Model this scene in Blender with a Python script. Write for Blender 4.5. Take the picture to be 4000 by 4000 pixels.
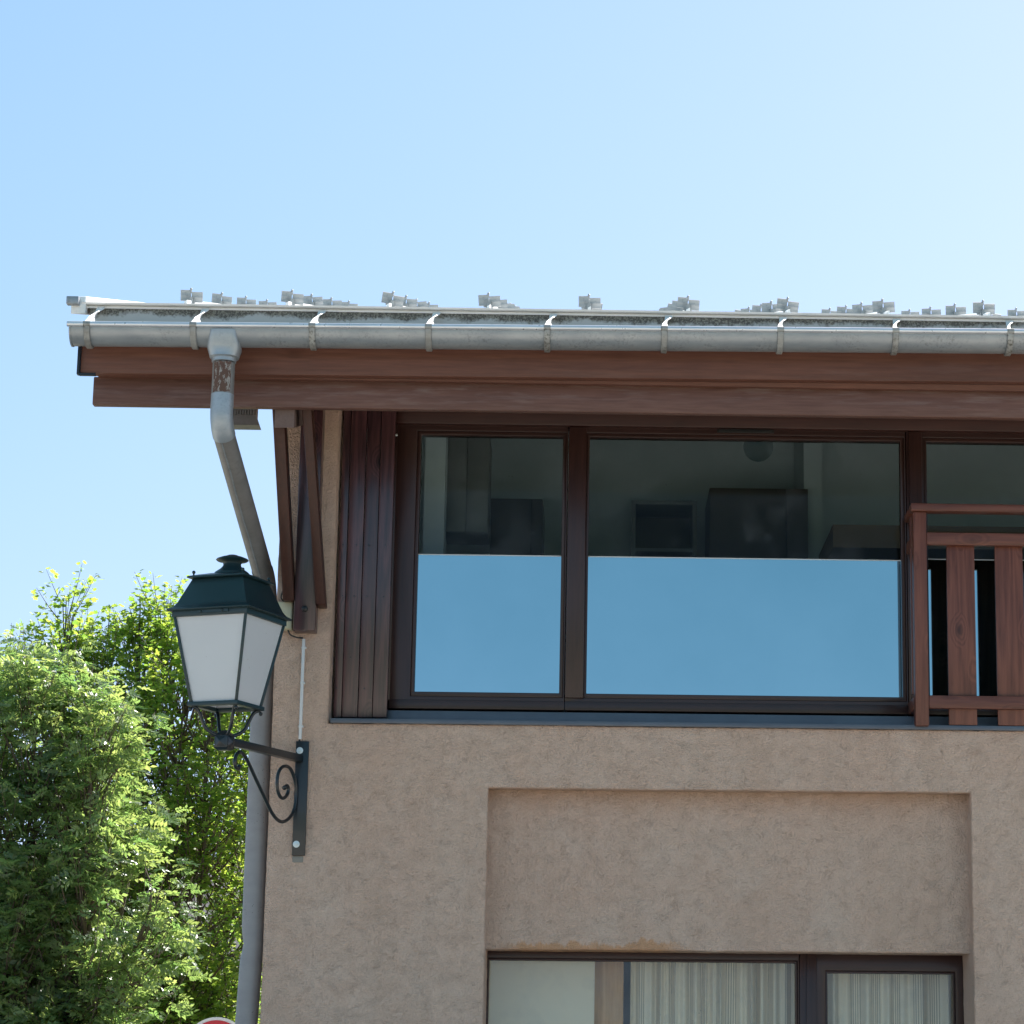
import bpy, bmesh, math, random
from mathutils import Vector, Matrix, noise
from math import sin, cos, pi, radians
random.seed(11)
for o in list(bpy.data.objects): bpy.data.objects.remove(o)
S = bpy.context.scene; COL = S.collection

# ------------------------------------------------------------------ camera, world, sun, exposure
FPX, PCX, PCY = 10000.0, 2535.0, 2000.0          # focal length and optical axis measured on the 4000 px photograph
PITCH, YAW, ROLL = math.atan(.215), .022, .0088
CAM = Vector((0, -12.5, 1.7))
ROT = Matrix.Rotation(-YAW, 3, 'Z') @ Matrix.Rotation(pi/2+PITCH, 3, 'X') @ Matrix.Rotation(ROLL, 3, 'Z')
cd = bpy.data.cameras.new('camera'); cam = bpy.data.objects.new('camera', cd); COL.objects.link(cam)
cd.sensor_width = 36; cd.lens = 36*FPX/4000; cd.shift_x = (2000-PCX)/4000; cd.clip_end = 3000; cd.clip_start = .1
cam.matrix_world = Matrix.Translation(CAM) @ ROT.to_4x4(); S.camera = cam

SUN_EL, SUN_AZ = radians(47), radians(42)        # behind the house, to the right (azimuth measured from +Y towards +X)
w = bpy.data.worlds.new('World'); S.world = w; w.use_nodes = True
wn = w.node_tree.nodes; bg = wn['Background']
sky = wn.new('ShaderNodeTexSky'); sky.sky_type = 'NISHITA'; sky.sun_disc = False
sky.sun_elevation = SUN_EL; sky.sun_rotation = SUN_AZ
sky.altitude = 900; sky.air_density = 1.0; sky.dust_density = 1.5; sky.ozone_density = 1.6
wl = w.node_tree.links; wtc = wn.new('ShaderNodeTexCoord')      # mountain air: the horizon haze stays thin, so the dome is read a little higher up
wmp = wn.new('ShaderNodeMapping'); wmp.vector_type = 'POINT'; wmp.inputs['Scale'].default_value = (1, 1, .72); wmp.inputs['Location'].default_value = (0, 0, .11)
wl.new(wtc.outputs['Generated'], wmp.inputs[0]); wl.new(wmp.outputs[0], sky.inputs[0])
wsp = wn.new('ShaderNodeSeparateColor'); wcb = wn.new('ShaderNodeCombineColor'); wl.new(sky.outputs[0], wsp.inputs[0])
for i, (k, g) in enumerate(((1.0, 1.12), (.895, .76), (.89, 1.))):  # a mild tone curve per channel, like the camera's
    a = wn.new('ShaderNodeMath'); a.operation = 'MULTIPLY'; a.inputs[1].default_value = .231; wl.new(wsp.outputs[i], a.inputs[0])
    b = wn.new('ShaderNodeMath'); b.operation = 'POWER'; b.inputs[1].default_value = g; wl.new(a.outputs[0], b.inputs[0])
    c = wn.new('ShaderNodeMath'); c.operation = 'MULTIPLY'; c.inputs[1].default_value = k/.231; wl.new(b.outputs[0], c.inputs[0]); wl.new(c.outputs[0], wcb.inputs[i])
wl.new(wcb.outputs[0], bg.inputs[0]); bg.inputs[1].default_value = .092
sl = bpy.data.lights.new('sun', 'SUN'); so = bpy.data.objects.new('sun', sl); COL.objects.link(so)
sl.energy = 5.0; sl.angle = radians(.53); sl.color = (1, .955, .88)
sd = Vector((sin(SUN_AZ)*cos(SUN_EL), cos(SUN_AZ)*cos(SUN_EL), sin(SUN_EL)))
so.rotation_euler = sd.to_track_quat('Z', 'Y').to_euler()
S.view_settings.view_transform = 'Standard'; S.view_settings.look = 'None'
S.view_settings.exposure = 1.33; S.view_settings.gamma = 1
S.cycles.max_bounces = 10; S.cycles.diffuse_bounces = 7; S.cycles.transparent_max_bounces = 24

# ------------------------------------------------------------------ measuring helpers
def ray(px, py): return ROT @ Vector(((px-PCX)/FPX, -(py-PCY)/FPX, -1))
def at(px, py, Y):                                # point of the vertical plane y = Y seen at that place of the photograph
    d = ray(px, py); return CAM + d*((Y-CAM.y)/d.y)
def atp(px, py, p0, n):
    d = ray(px, py); return CAM + d*((p0-CAM).dot(n)/d.dot(n))
def AX(px, py, Y): return at(px, py, Y).x
def AZ(px, py, Y): return at(px, py, Y).z

# ------------------------------------------------------------------ materials
def srgb(r, g, b): return tuple(((c/255)/12.92 if c/255 <= .04045 else ((c/255+.055)/1.055)**2.4) for c in (r, g, b))+(1,)
class NT:
    def __init__(s, name):
        s.m = bpy.data.materials.new(name); s.m.use_nodes = True; s.t = s.m.node_tree
        s.b = s.t.nodes['Principled BSDF']; s.out = s.t.nodes['Material Output']
    def n(s, k, **kw):
        nd = s.t.nodes.new('ShaderNode'+k)
        for a, v in kw.items():
            if a == 'inp':
                for i, x in v.items():
                    if hasattr(x, 'is_output'): s.t.links.new(x, nd.inputs[i])
                    else: nd.inputs[i].default_value = x
            else: setattr(nd, a, v)
        return nd
    def L(s, a, b): s.t.links.new(a, b)
    def math(s, op, a, b=0., c=None, clamp=False):
        i = {0: a, 1: b}
        if c is not None: i[2] = c
        return s.n('Math', operation=op, use_clamp=clamp, inp=i).outputs[0]
    def coord(s, scale=(1, 1, 1), rnd=False):
        tc = s.n('TexCoord').outputs['Object']
        if rnd:
            oi = s.n('ObjectInfo').outputs['Random']
            off = s.n('CombineXYZ', inp={0: s.math('MULTIPLY', oi, 37.), 1: s.math('MULTIPLY', oi, 91.), 2: s.math('MULTIPLY', oi, 53.)}).outputs[0]
            tc = s.n('VectorMath', operation='ADD', inp={0: tc, 1: off}).outputs[0]
        return s.n('Mapping', inp={0: tc, 3: scale}).outputs[0]
    def noise(s, v, scale, detail=3, rough=.5, dist=0.): return s.n('TexNoise', inp={'Vector': v, 'Scale': scale, 'Detail': detail, 'Roughness': rough, 'Distortion': dist}).outputs['Fac']
    def ramp(s, f, stops):
        r = s.n('ValToRGB', inp={0: f}); e = r.color_ramp.elements
        while len(e) < len(stops): e.new(.5)
        for q, (p, c) in zip(e, stops):
            q.position = p; q.color = c if isinstance(c, tuple) else (c, c, c, 1)
        return r.outputs[0]
    def mix(s, f, a, b, mode='MIX'):
        return s.n('MixRGB', blend_type=mode, inp={0: f, 1: a, 2: b}).outputs[0]
    def bump(s, h, strength, dist, normal=None):
        i = {'Strength': strength, 'Distance': dist, 'Height': h}
        if normal: i['Normal'] = normal
        return s.n('Bump', inp=i).outputs[0]
    def set(s, **kw):
        for k, v in kw.items():
            k = {'base': 'Base Color', 'rough': 'Roughness', 'metal': 'Metallic', 'spec': 'Specular IOR Level', 'coat': 'Coat Weight', 'crough': 'Coat Roughness', 'normal': 'Normal'}[k]
            if hasattr(v, 'is_output'): s.L(v, s.b.inputs[k])
            else: s.b.inputs[k].default_value = v
        return s.m

def c4(r, g, b): return (r, g, b, 1)
M = {}
_x0 = AX(1043, 3300, 0)
STAIN_LEDGE = (AX(1940, 3690, .12)-_x0, 0, AZ(2850, 3716, .12), AZ(2850, 3086, 0))
def mk_stucco():
    t = NT('stucco'); v = t.coord()
    warp = t.n('TexNoise', inp={'Vector': v, 'Scale': 9., 'Detail': 2.}).outputs['Color']
    v2 = t.n('VectorMath', operation='ADD', inp={0: v, 1: t.n('VectorMath', operation='SCALE', inp={0: warp, 3: .05}).outputs[0]}).outputs[0]
    n1 = t.noise(v2, 52, 3, .55, .5)
    worm = t.math('ABSOLUTE', t.math('SUBTRACT', n1, .5))
    wmask = t.ramp(worm, [(0, 1.), (.03, 0.)])                    # thin wandering creases of the trowelled coat
    sel = t.ramp(t.noise(v, 17, 3), [(.4, 0.), (.68, 1.)])
    crease = t.math('MULTIPLY', wmask, sel)
    fine = t.noise(v, 150, 3, .6)
    big = t.noise(v, 1.3, 4, .6); mid = t.noise(v, 6., 4, .6)
    col = t.mix(t.ramp(big, [(.35, 0.), (.65, 1.)]), c4(.76, .525, .41), c4(.78, .57, .455))
    col = t.mix(t.math('MULTIPLY', t.ramp(mid, [(.45, 0.), (.7, 1.)]), .35), col, c4(.8, .63, .53))
    col = t.mix(t.math('MULTIPLY', crease, .24), col, c4(.3, .16, .09))
    col = t.mix(t.math('MULTIPLY', t.ramp(fine, [(.3, 1.), (.55, 0.)]), .2), col, c4(.4, .26, .17))
    cav = t.noise(v2, 92, 3, .6)
    col = t.mix(t.math('MULTIPLY', t.ramp(cav, [(.34, 1.), (.56, 0.)]), .2), col, c4(.46, .27, .18))  # shade in the small pits put into the colour, beyond what the bump gives
    streak = t.noise(t.coord((1, 1, .12)), 6, 4, .6)
    col = t.mix(t.math('MULTIPLY', t.ramp(streak, [(.48, 0.), (.7, 1.)]), .22), col, c4(.5, .34, .25))
    # a rusty damp tide line above the lower window; browner towards the recess ledge
    wx_, wy_, wz_ = [t.n('SeparateXYZ', inp={0: t.n('TexCoord').outputs['Object']}).outputs[i] for i in range(3)]
    jag = t.math('MULTIPLY', t.math('SUBTRACT', t.noise(t.coord((1, 1, .3)), 14, 5, .7), .5), .16)
    up = t.math('SUBTRACT', t.math('SUBTRACT', wz_, STAIN_LEDGE[2]), jag)
    sx = t.math('MULTIPLY', t.ramp(t.math('SUBTRACT', wx_, STAIN_LEDGE[0]), [(0, 0.), (.12, 1.), (.8, 1.), (.98, 0.)]), t.math('GREATER_THAN', wy_, .06))
    m1 = t.math('MULTIPLY', t.math('MULTIPLY', t.ramp(up, [(.028, 1.), (.042, 0.)]), t.math('GREATER_THAN', wz_, STAIN_LEDGE[2]-.02)), sx)
    col = t.mix(t.math('MULTIPLY', m1, .75), col, c4(.66, .34, .17))
    dn = t.math('ADD', t.math('SUBTRACT', STAIN_LEDGE[3], wz_), jag)
    m2 = t.math('MULTIPLY', t.math('MULTIPLY', t.ramp(dn, [(.0, 1.), (.12, 0.)]), t.math('GREATER_THAN', wz_, STAIN_LEDGE[3]-.2)), t.math('MULTIPLY', t.math('GREATER_THAN', wy_, .06), t.math('GREATER_THAN', wx_, STAIN_LEDGE[0]-.1)))
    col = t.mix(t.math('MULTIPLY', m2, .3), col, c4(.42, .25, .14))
    h = t.math('ADD', t.math('MULTIPLY', cav, .9), t.math('MULTIPLY', fine, .6))
    h = t.math('SUBTRACT', h, t.math('MULTIPLY', crease, .2))
    return t.set(base=col, rough=.93, spec=.2, normal=t.bump(h, 1., .02))
M['stucco'] = mk_stucco()

def mk_wood(name, c1, c2, axis, rough=.5, coat=.0, knots=0., scale=1., worn=0., bump=.25, coatr=.3):
    # axis = the direction the grain runs; c1 dark, c2 light
    t = NT(name); st = [1, 1, 1]; st[axis] = .06
    v = t.coord(tuple(st), True); vk = t.coord(tuple((0 if (i == 1 and axis != 1) else 1) if i != axis else .55 for i in range(3)), True)
    dk = t.n('TexVoronoi', inp={'Vector': vk, 'Scale': 5.2*scale, 'Randomness': 1.}).outputs['Distance']
    kn = t.ramp(dk, [(0, 1.), (.3, 0.)])
    field = t.noise(v, 5*scale, 3, .5, .3)
    ring = t.math('SINE', t.math('ADD', t.math('MULTIPLY', field, 70.), t.math('MULTIPLY', kn, 26.*knots)))
    fib = t.noise(v, 90*scale, 3, .6)
    f = t.math('ADD', t.math('MULTIPLY', ring, .22 if knots > .5 else .07), t.math('MULTIPLY', t.math('SUBTRACT', fib, .5), 1.3))
    f = t.math('ADD', f, .5, clamp=True)
    col = t.mix(f, c1, c2)
    blot = t.noise(t.coord(tuple(1 if i != axis else .25 for i in range(3)), True), 2.2*scale, 4, .6)
    col = t.mix(t.math('MULTIPLY', t.ramp(blot, [(.35, 0.), (.7, 1.)]), .45), col, t.mix(.5, c1, c2, 'MULTIPLY') if False else tuple(x*.62 for x in c1[:3])+(1,))
    if knots: col = t.mix(t.math('MULTIPLY', t.ramp(dk, [(.05, 1.), (.14, 0.)]), .85*knots), col, tuple(x*.3 for x in c1[:3])+(1,))
    if worn:
        wv = t.coord(tuple(1 if i != axis else .12 for i in range(3)), True)
        wm = t.math('MULTIPLY', t.ramp(t.noise(wv, 30, 4, .65), [(.5, 0.), (.72, 1.)]), t.ramp(t.noise(v, 3, 2), [(.4, 0.), (.62, 1.)]))
        col = t.mix(t.math('MULTIPLY', wm, worn), col, c4(.26, .21, .2))
    r = t.math('ADD', rough-.08, t.math('MULTIPLY', fib, .16))
    if coat > .3: t.b.inputs['Coat IOR'].default_value = 1.6
    return t.set(base=col, rough=r, coat=coat, crough=coatr, spec=.35, normal=t.bump(f, bump, .0015))
M['fascia'] = mk_wood('fascia_wood', c4(.09, .033, .022), c4(.18, .074, .048), 0, .5, 0, .25, 1, .2)
M['eave'] = mk_wood('eave_wood', c4(.105, .045, .035), c4(.2, .105, .082), 0, .52, 0, .3, 1, .65)
M['eave_end'] = mk_wood('weathered_beam_end', c4(.13, .085, .075), c4(.2, .14, .125), 1, .6, 0, .2, 1, 0)
M['stain'] = mk_wood('dark_stained_wood', c4(.045, .016, .011), c4(.095, .035, .022), 2, .42, .25, .8, 1, 0)
M['stainx'] = mk_wood('dark_stained_rail', c4(.03, .009, .007), c4(.075, .024, .017), 0, .42, .25, .3, 1, 0)
M['board'] = mk_wood('shutter_wood', c4(.02, .009, .013), c4(.125, .05, .052), 2, .4, .6, 1., 1.15, 0, .15, .22)
M['brace'] = mk_wood('brace_wood', c4(.035, .011, .007), c4(.085, .026, .015), 2, .5, .1, .3, 1, 0)
M['rail'] = mk_wood('railing_wood', c4(.1, .03, .02), c4(.23, .08, .05), 2, .45, .15, .9, 1.1, 0)
M['railx'] = mk_wood('railing_wood_flat', c4(.1, .03, .02), c4(.22, .075, .046), 0, .45, .15, .6, 1.1, 0)
M['pine'] = mk_wood('pale_wood', c4(.55, .3, .13), c4(.8, .5, .26), 2, .5, .1, .9, 1, 0)
M['winframe'] = mk_wood('window_frame_wood', c4(.024, .01, .009), c4(.06, .024, .019), 2, .42, .3, .15, 1, 0, .12, .22)
M['winframex'] = mk_wood('window_rail_wood', c4(.024, .01, .009), c4(.06, .024, .019), 0, .42, .3, .15, 1, 0, .12, .22)

def mk_zinc(name, c1, c2, rough=.42, metal=.75, dirt=0., specks=0.):
    t = NT(name); v = t.coord()
    n = t.noise(t.coord((.4, 1, 1)), 14, 5, .6)
    col = t.mix(t.ramp(n, [(.35, 0.), (.7, 1.)]), c1, c2)
    rr = t.math('ADD', rough-.1, t.math('MULTIPLY', t.noise(v, 40, 3), .22))
    if dirt:
        d = t.ramp(t.noise(v, 70, 4, .7), [(.5, 0.), (.62, 1.)]); d2 = t.ramp(t.noise(v, 7, 4, .6), [(.42, 0.), (.62, 1.)])
        col = t.mix(t.math('MULTIPLY', t.math('MULTIPLY', d, d2), dirt), col, c4(.045, .036, .026))
    if specks:
        vo = t.n('TexVoronoi', inp={'Vector': v, 'Scale': 70.}).outputs['Distance']
        sp = t.math('MULTIPLY', t.ramp(vo, [(.1, 1.), (.16, 0.)]), t.ramp(t.noise(v, 4.5, 3), [(.5, 0.), (.62, 1.)]))
        col = t.mix(t.math('MULTIPLY', sp, specks), col, c4(.02, .017, .02))
    return t.set(base=col, rough=rr, metal=metal, normal=t.bump(t.noise(v, 9, 3), .12, .01))
M['zinc'] = mk_zinc('weathered_zinc', c4(.27, .29, .315), c4(.36, .375, .395), .42, .5, .35)
M['bracket_metal'] = mk_zinc('bracket_metal', c4(.22, .21, .2), c4(.42, .42, .41), .5, .4, .8)
M['bead'] = mk_zinc('bead_highlight', c4(.62, .63, .68), c4(.75, .76, .8), .3, .6, 0)  # zinc coloured paler on the bead, standing in for its bright line of light
M['pipezinc'] = mk_zinc('blue_grey_zinc', c4(.3, .34, .38), c4(.39, .42, .455), .45, .5, .15)
M['guard'] = mk_zinc('galvanised_steel', c4(.27, .29, .3), c4(.42, .44, .45), .5, .3, .4)
M['roofmetal'] = mk_zinc('pale_roof_sheet', c4(.8, .79, .77), c4(.86, .85, .84), .5, .1, .1)
M['pipe'] = mk_zinc('grey_brown_pipe', c4(.185, .175, .17), c4(.24, .23, .225), .5, .25, .15)
M['pipelow'] = mk_zinc('grey_mauve_pipe', c4(.26, .245, .25), c4(.3, .285, .285), .5, .1, .0, .9)
M['flash'] = mk_zinc('dark_flashing', c4(.09, .1, .125), c4(.11, .125, .15), .38, .3, 0)

def mk_apron():                                                    # lichen and soot hang below the drip edge
    t = NT('stained_apron'); v = t.coord(); n = t.noise(v, 3.5, 5, .65)
    sep = t.n('SeparateXYZ', inp={0: t.n('TexCoord').outputs['UV']}).outputs[1]
    line = t.math('ADD', sep, t.math('MULTIPLY', t.math('SUBTRACT', n, .5), 1.1))
    line = t.math('ADD', line, t.math('MULTIPLY', t.math('SUBTRACT', t.noise(v, 45, 4, .65), .5), .5))
    m = t.ramp(line, [(.5, 0.), (.68, 1.)])
    sp = t.ramp(t.noise(v, 130, 3, .6), [(.45, 1.), (.6, .25)])
    d = t.mix(sp, c4(.3, .28, .22), c4(.05, .04, .03))
    col = t.mix(t.math('MULTIPLY', m, .9), t.mix(n, c4(.42, .42, .41), c4(.52, .52, .5)), d)
    return t.set(base=col, rough=.62, metal=.1)
M['apron'] = mk_apron()

def mk_peel():
    t = NT('peeling_paint'); v = t.coord((1, 1, .45))
    m = t.ramp(t.noise(v, 60, 4, .7), [(.55, 0.), (.6, 1.)])
    col = t.mix(m, c4(.1, .05, .035), c4(.3, .27, .25))
    return t.set(base=col, rough=.7, normal=t.bump(m, .5, -.002))
M['peel'] = mk_peel()

def plain(name, col, rough=.5, metal=0., coat=0., nscale=60, nb=.1, vary=.12):
    t = NT(name); v = t.coord(); n = t.noise(v, nscale, 3); n2 = t.noise(v, 5, 4, .6)
    f = t.math('MULTIPLY', t.math('SUBTRACT', n2, .5), vary*2)
    hv = t.n('HueSaturation', inp={'Value': t.math('ADD', 1., f), 'Color': col}).outputs[0]
    return t.set(base=hv, rough=rough, metal=metal, coat=coat, normal=t.bump(n, nb, .002))
M['lantern'] = plain('dark_green_lacquer', c4(.008, .027, .032), .42, .0, .1, 500, .35)
M['iron'] = plain('black_iron', c4(.009, .014, .018), .33, 0, .15, 90, .2)
M['washer'] = plain('steel_washer', c4(.6, .62, .6), .35, .8)
M['box'] = plain('cream_plastic', c4(.55, .5, .34), .45, 0, 0, 40, .05)
M['conduit'] = plain('white_plastic', c4(.62, .63, .64), .4)
M['cable'] = plain('black_rubber', c4(.02, .02, .022), .5)
M['mortar'] = plain('bare_mortar', c4(.26, .24, .21), .95, 0, 0, 60, .6, .3)
M['blackplastic'] = plain('black_plastic', c4(.008, .008, .009), .35)
M['cabinet'] = plain('grey_laminate', c4(.32, .32, .32), .45, 0, 0, 20, .02, .05)
M['cabdark'] = plain('taupe_laminate', c4(.17, .145, .14), .45, 0, 0, 20, .02, .05)
M['plaster'] = plain('interior_plaster', c4(.74, .8, .82), .9, 0, 0, 80, .1, .05)
M['ceilwood'] = plain('warm_ceiling_panel', c4(.3, .2, .13), .8)
M['roomfloor'] = plain('dim_floor', c4(.2, .15, .1), .6)
M['brass'] = plain('spot_ring', c4(.6, .55, .4), .4, .6)
M['red'] = plain('sign_red', c4(.55, .012, .02), .35, 0, .2, 60, .0, .02)
M['white'] = plain('sign_white', c4(.75, .76, .78), .35, 0, .2, 60, .0, .02)
M['post'] = plain('galvanised_post', c4(.4, .4, .41), .45, .6)
M['tile'] = plain('dark_tiles', c4(.1, .09, .095), .7, 0, 0, 30, .5, .3)
M['farwall'] = plain('pale_render', c4(.5, .45, .38), .9, 0, 0, 30, .3)
M['bark'] = plain('grey_brown_bark', c4(.12, .095, .07), .9, 0, 0, 40, .8, .4)

def mk_glass(name, tint=(.8, .84, .85, 1), ior=1.5, dust=0., refl=.13):
    t = NT(name); t.t.nodes.remove(t.b)
    fr = t.n('Fresnel', inp={0: ior}).outputs[0]
    f2 = t.math('MULTIPLY', fr, refl, clamp=True)
    tr = t.n('BsdfTransparent', inp={0: tint}).outputs[0]; gl = t.n('BsdfGlossy', inp={0: c4(.95, .97, 1), 1: .0}).outputs[0]
    s = t.n('MixShader', inp={0: f2, 1: tr, 2: gl}).outputs[0]
    if dust:
        v = t.coord(); d = t.math('MULTIPLY', t.ramp(t.noise(v, 5, 4, .6), [(.5, 0.), (.8, 1.)]), dust)
        sp = t.ramp(t.n('TexVoronoi', inp={'Vector': t.coord((1, 0, 1)), 'Scale': 26.}).outputs['Distance'], [(.05, 1.), (.09, 0.)])
        sp = t.math('MULTIPLY', sp, t.ramp(t.noise(v, 7, 2), [(.55, 0.), (.62, 1.)])); d = t.math('MAXIMUM', d, t.math('MULTIPLY', sp, .22))
        s = t.n('MixShader', inp={0: d, 1: s, 2: t.n('BsdfDiffuse', inp={0: c4(.5, .55, .6)}).outputs[0]}).outputs[0]
    t.L(s, t.out.inputs[0]); return t.m
M['glass'] = mk_glass('window_glass', dust=.05); M['glass_low'] = mk_glass('street_window_glass', (.96, .98, .97, 1), dust=.08, refl=.6)
def mk_film():
    t = NT('reflective_film'); v = t.coord()
    n = t.ramp(t.noise(v, 1.6, 4, .6), [(.3, 0.), (.7, 1.)])
    col = t.mix(n, c4(.265, .42, .46), c4(.295, .45, .49))
    sp = t.ramp(t.n('TexVoronoi', inp={'Vector': v, 'Scale': 14.}).outputs['Distance'], [(.02, 1.), (.05, 0.)])
    col = t.mix(t.math('MULTIPLY', sp, .35), col, c4(.2, .33, .4))
    return t.set(base=col, metal=1., rough=.03, normal=t.bump(t.noise(v, 3, 1), .02, .01))
M['film'] = mk_film()
def mk_opal():
    t = NT('opal_glass')
    v = t.coord(); spot = t.ramp(t.n('TexVoronoi', inp={'Vector': v, 'Scale': 16.}).outputs['Distance'], [(.03, 1.), (.07, 0.)])
    col = t.mix(t.math('MULTIPLY', spot, .25), t.mix(t.noise(v, 4, 3), c4(.8, .8, .82), c4(.85, .85, .86)), c4(.3, .22, .16))
    t.set(base=col, rough=.4)
    tl = t.n('BsdfTranslucent', inp={0: col}).outputs[0]
    t.L(t.n('MixShader', inp={0: .4, 1: t.b.outputs[0], 2: tl}).outputs[0], t.out.inputs[0]); return t.m
M['opal'] = mk_opal()
def mk_cloth(name, stripes):
    t = NT(name); uv = t.n('TexCoord').outputs['UV']; x = t.n('SeparateXYZ', inp={0: uv}).outputs[0]
    col = c4(.92, .82, .66)
    if stripes:
        p = t.math('FRACT', t.math('MULTIPLY', x, 7.))                                   # a group of thin lines, then plain cloth
        g = t.math('MULTIPLY', t.math('GREATER_THAN', p, .5), t.math('LESS_THAN', p, .95))
        q = t.math('GREATER_THAN', t.math('FRACT', t.math('MULTIPLY', x, 7.*11)), .5)
        col = t.mix(t.math('MULTIPLY', t.math('MULTIPLY', g, q), .5), col, c4(.17, .13, .09))
    weave = t.noise(t.coord((1, 1, 1)), 300, 2)
    t.set(base=col, rough=.95, normal=t.bump(weave, .2, .001))
    c2 = t.mix(.15, col, c4(.7, .7, .7), 'MULTIPLY')
    t.L(t.n('MixShader', inp={0: .15, 1: t.b.outputs[0], 2: t.n('BsdfTranslucent', inp={0: c2}).outputs[0]}).outputs[0], t.out.inputs[0]); return t.m
M['curtain'] = mk_cloth('striped_cotton', True); M['blind'] = mk_cloth('plain_blind_cloth', False)
def mk_leaf(name, dif, trans, rough=.38):
    t = NT(name); at_ = t.n('Attribute', attribute_name='tone').outputs['Fac']
    d = t.mix(at_, tuple(c*.7 for c in dif)+(1,), tuple(c*1.35 for c in dif)+(1,)); tr = t.mix(at_, (trans[0]*.6, trans[1]*.75, trans[2]*.6, 1), (trans[0]*1.45, trans[1]*1.15, trans[2], 1))
    t.set(base=d, rough=rough, spec=.9)
    t.L(t.n('MixShader', inp={0: .58, 1: t.b.outputs[0], 2: t.n('BsdfTranslucent', inp={0: tr}).outputs[0]}).outputs[0], t.out.inputs[0]); return t.m
M['maple'] = mk_leaf('maple_leaf', (.12, .19, .05), (.4, .6, .1), .42)
M['ash'] = mk_leaf('ash_leaf', (.14, .22, .12), (.33, .49, .15), .32)
def mk_ground(name, a, b, sc, bumpd=.01):
    t = NT(name); v = t.coord(); f = t.math('ADD', t.math('MULTIPLY', t.noise(v, sc, 4, .6), .5), t.math('MULTIPLY', t.noise(v, .4, 4, .6), .5))
    return t.set(base=t.mix(t.ramp(f, [(.35, 0.), (.65, 1.)]), a, b), rough=.9, normal=t.bump(t.noise(v, sc*4, 3, .7), .6, bumpd))
M['asphalt'] = mk_ground('pale_asphalt', c4(.4, .365, .31), c4(.48, .44, .37), 60)
M['paving'] = mk_ground('paving_stone', c4(.43, .39, .33), c4(.52, .48, .41), 20)
M['grass'] = mk_ground('grass_ground', c4(.05, .09, .025), c4(.09, .13, .04), 25, .03)

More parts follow.
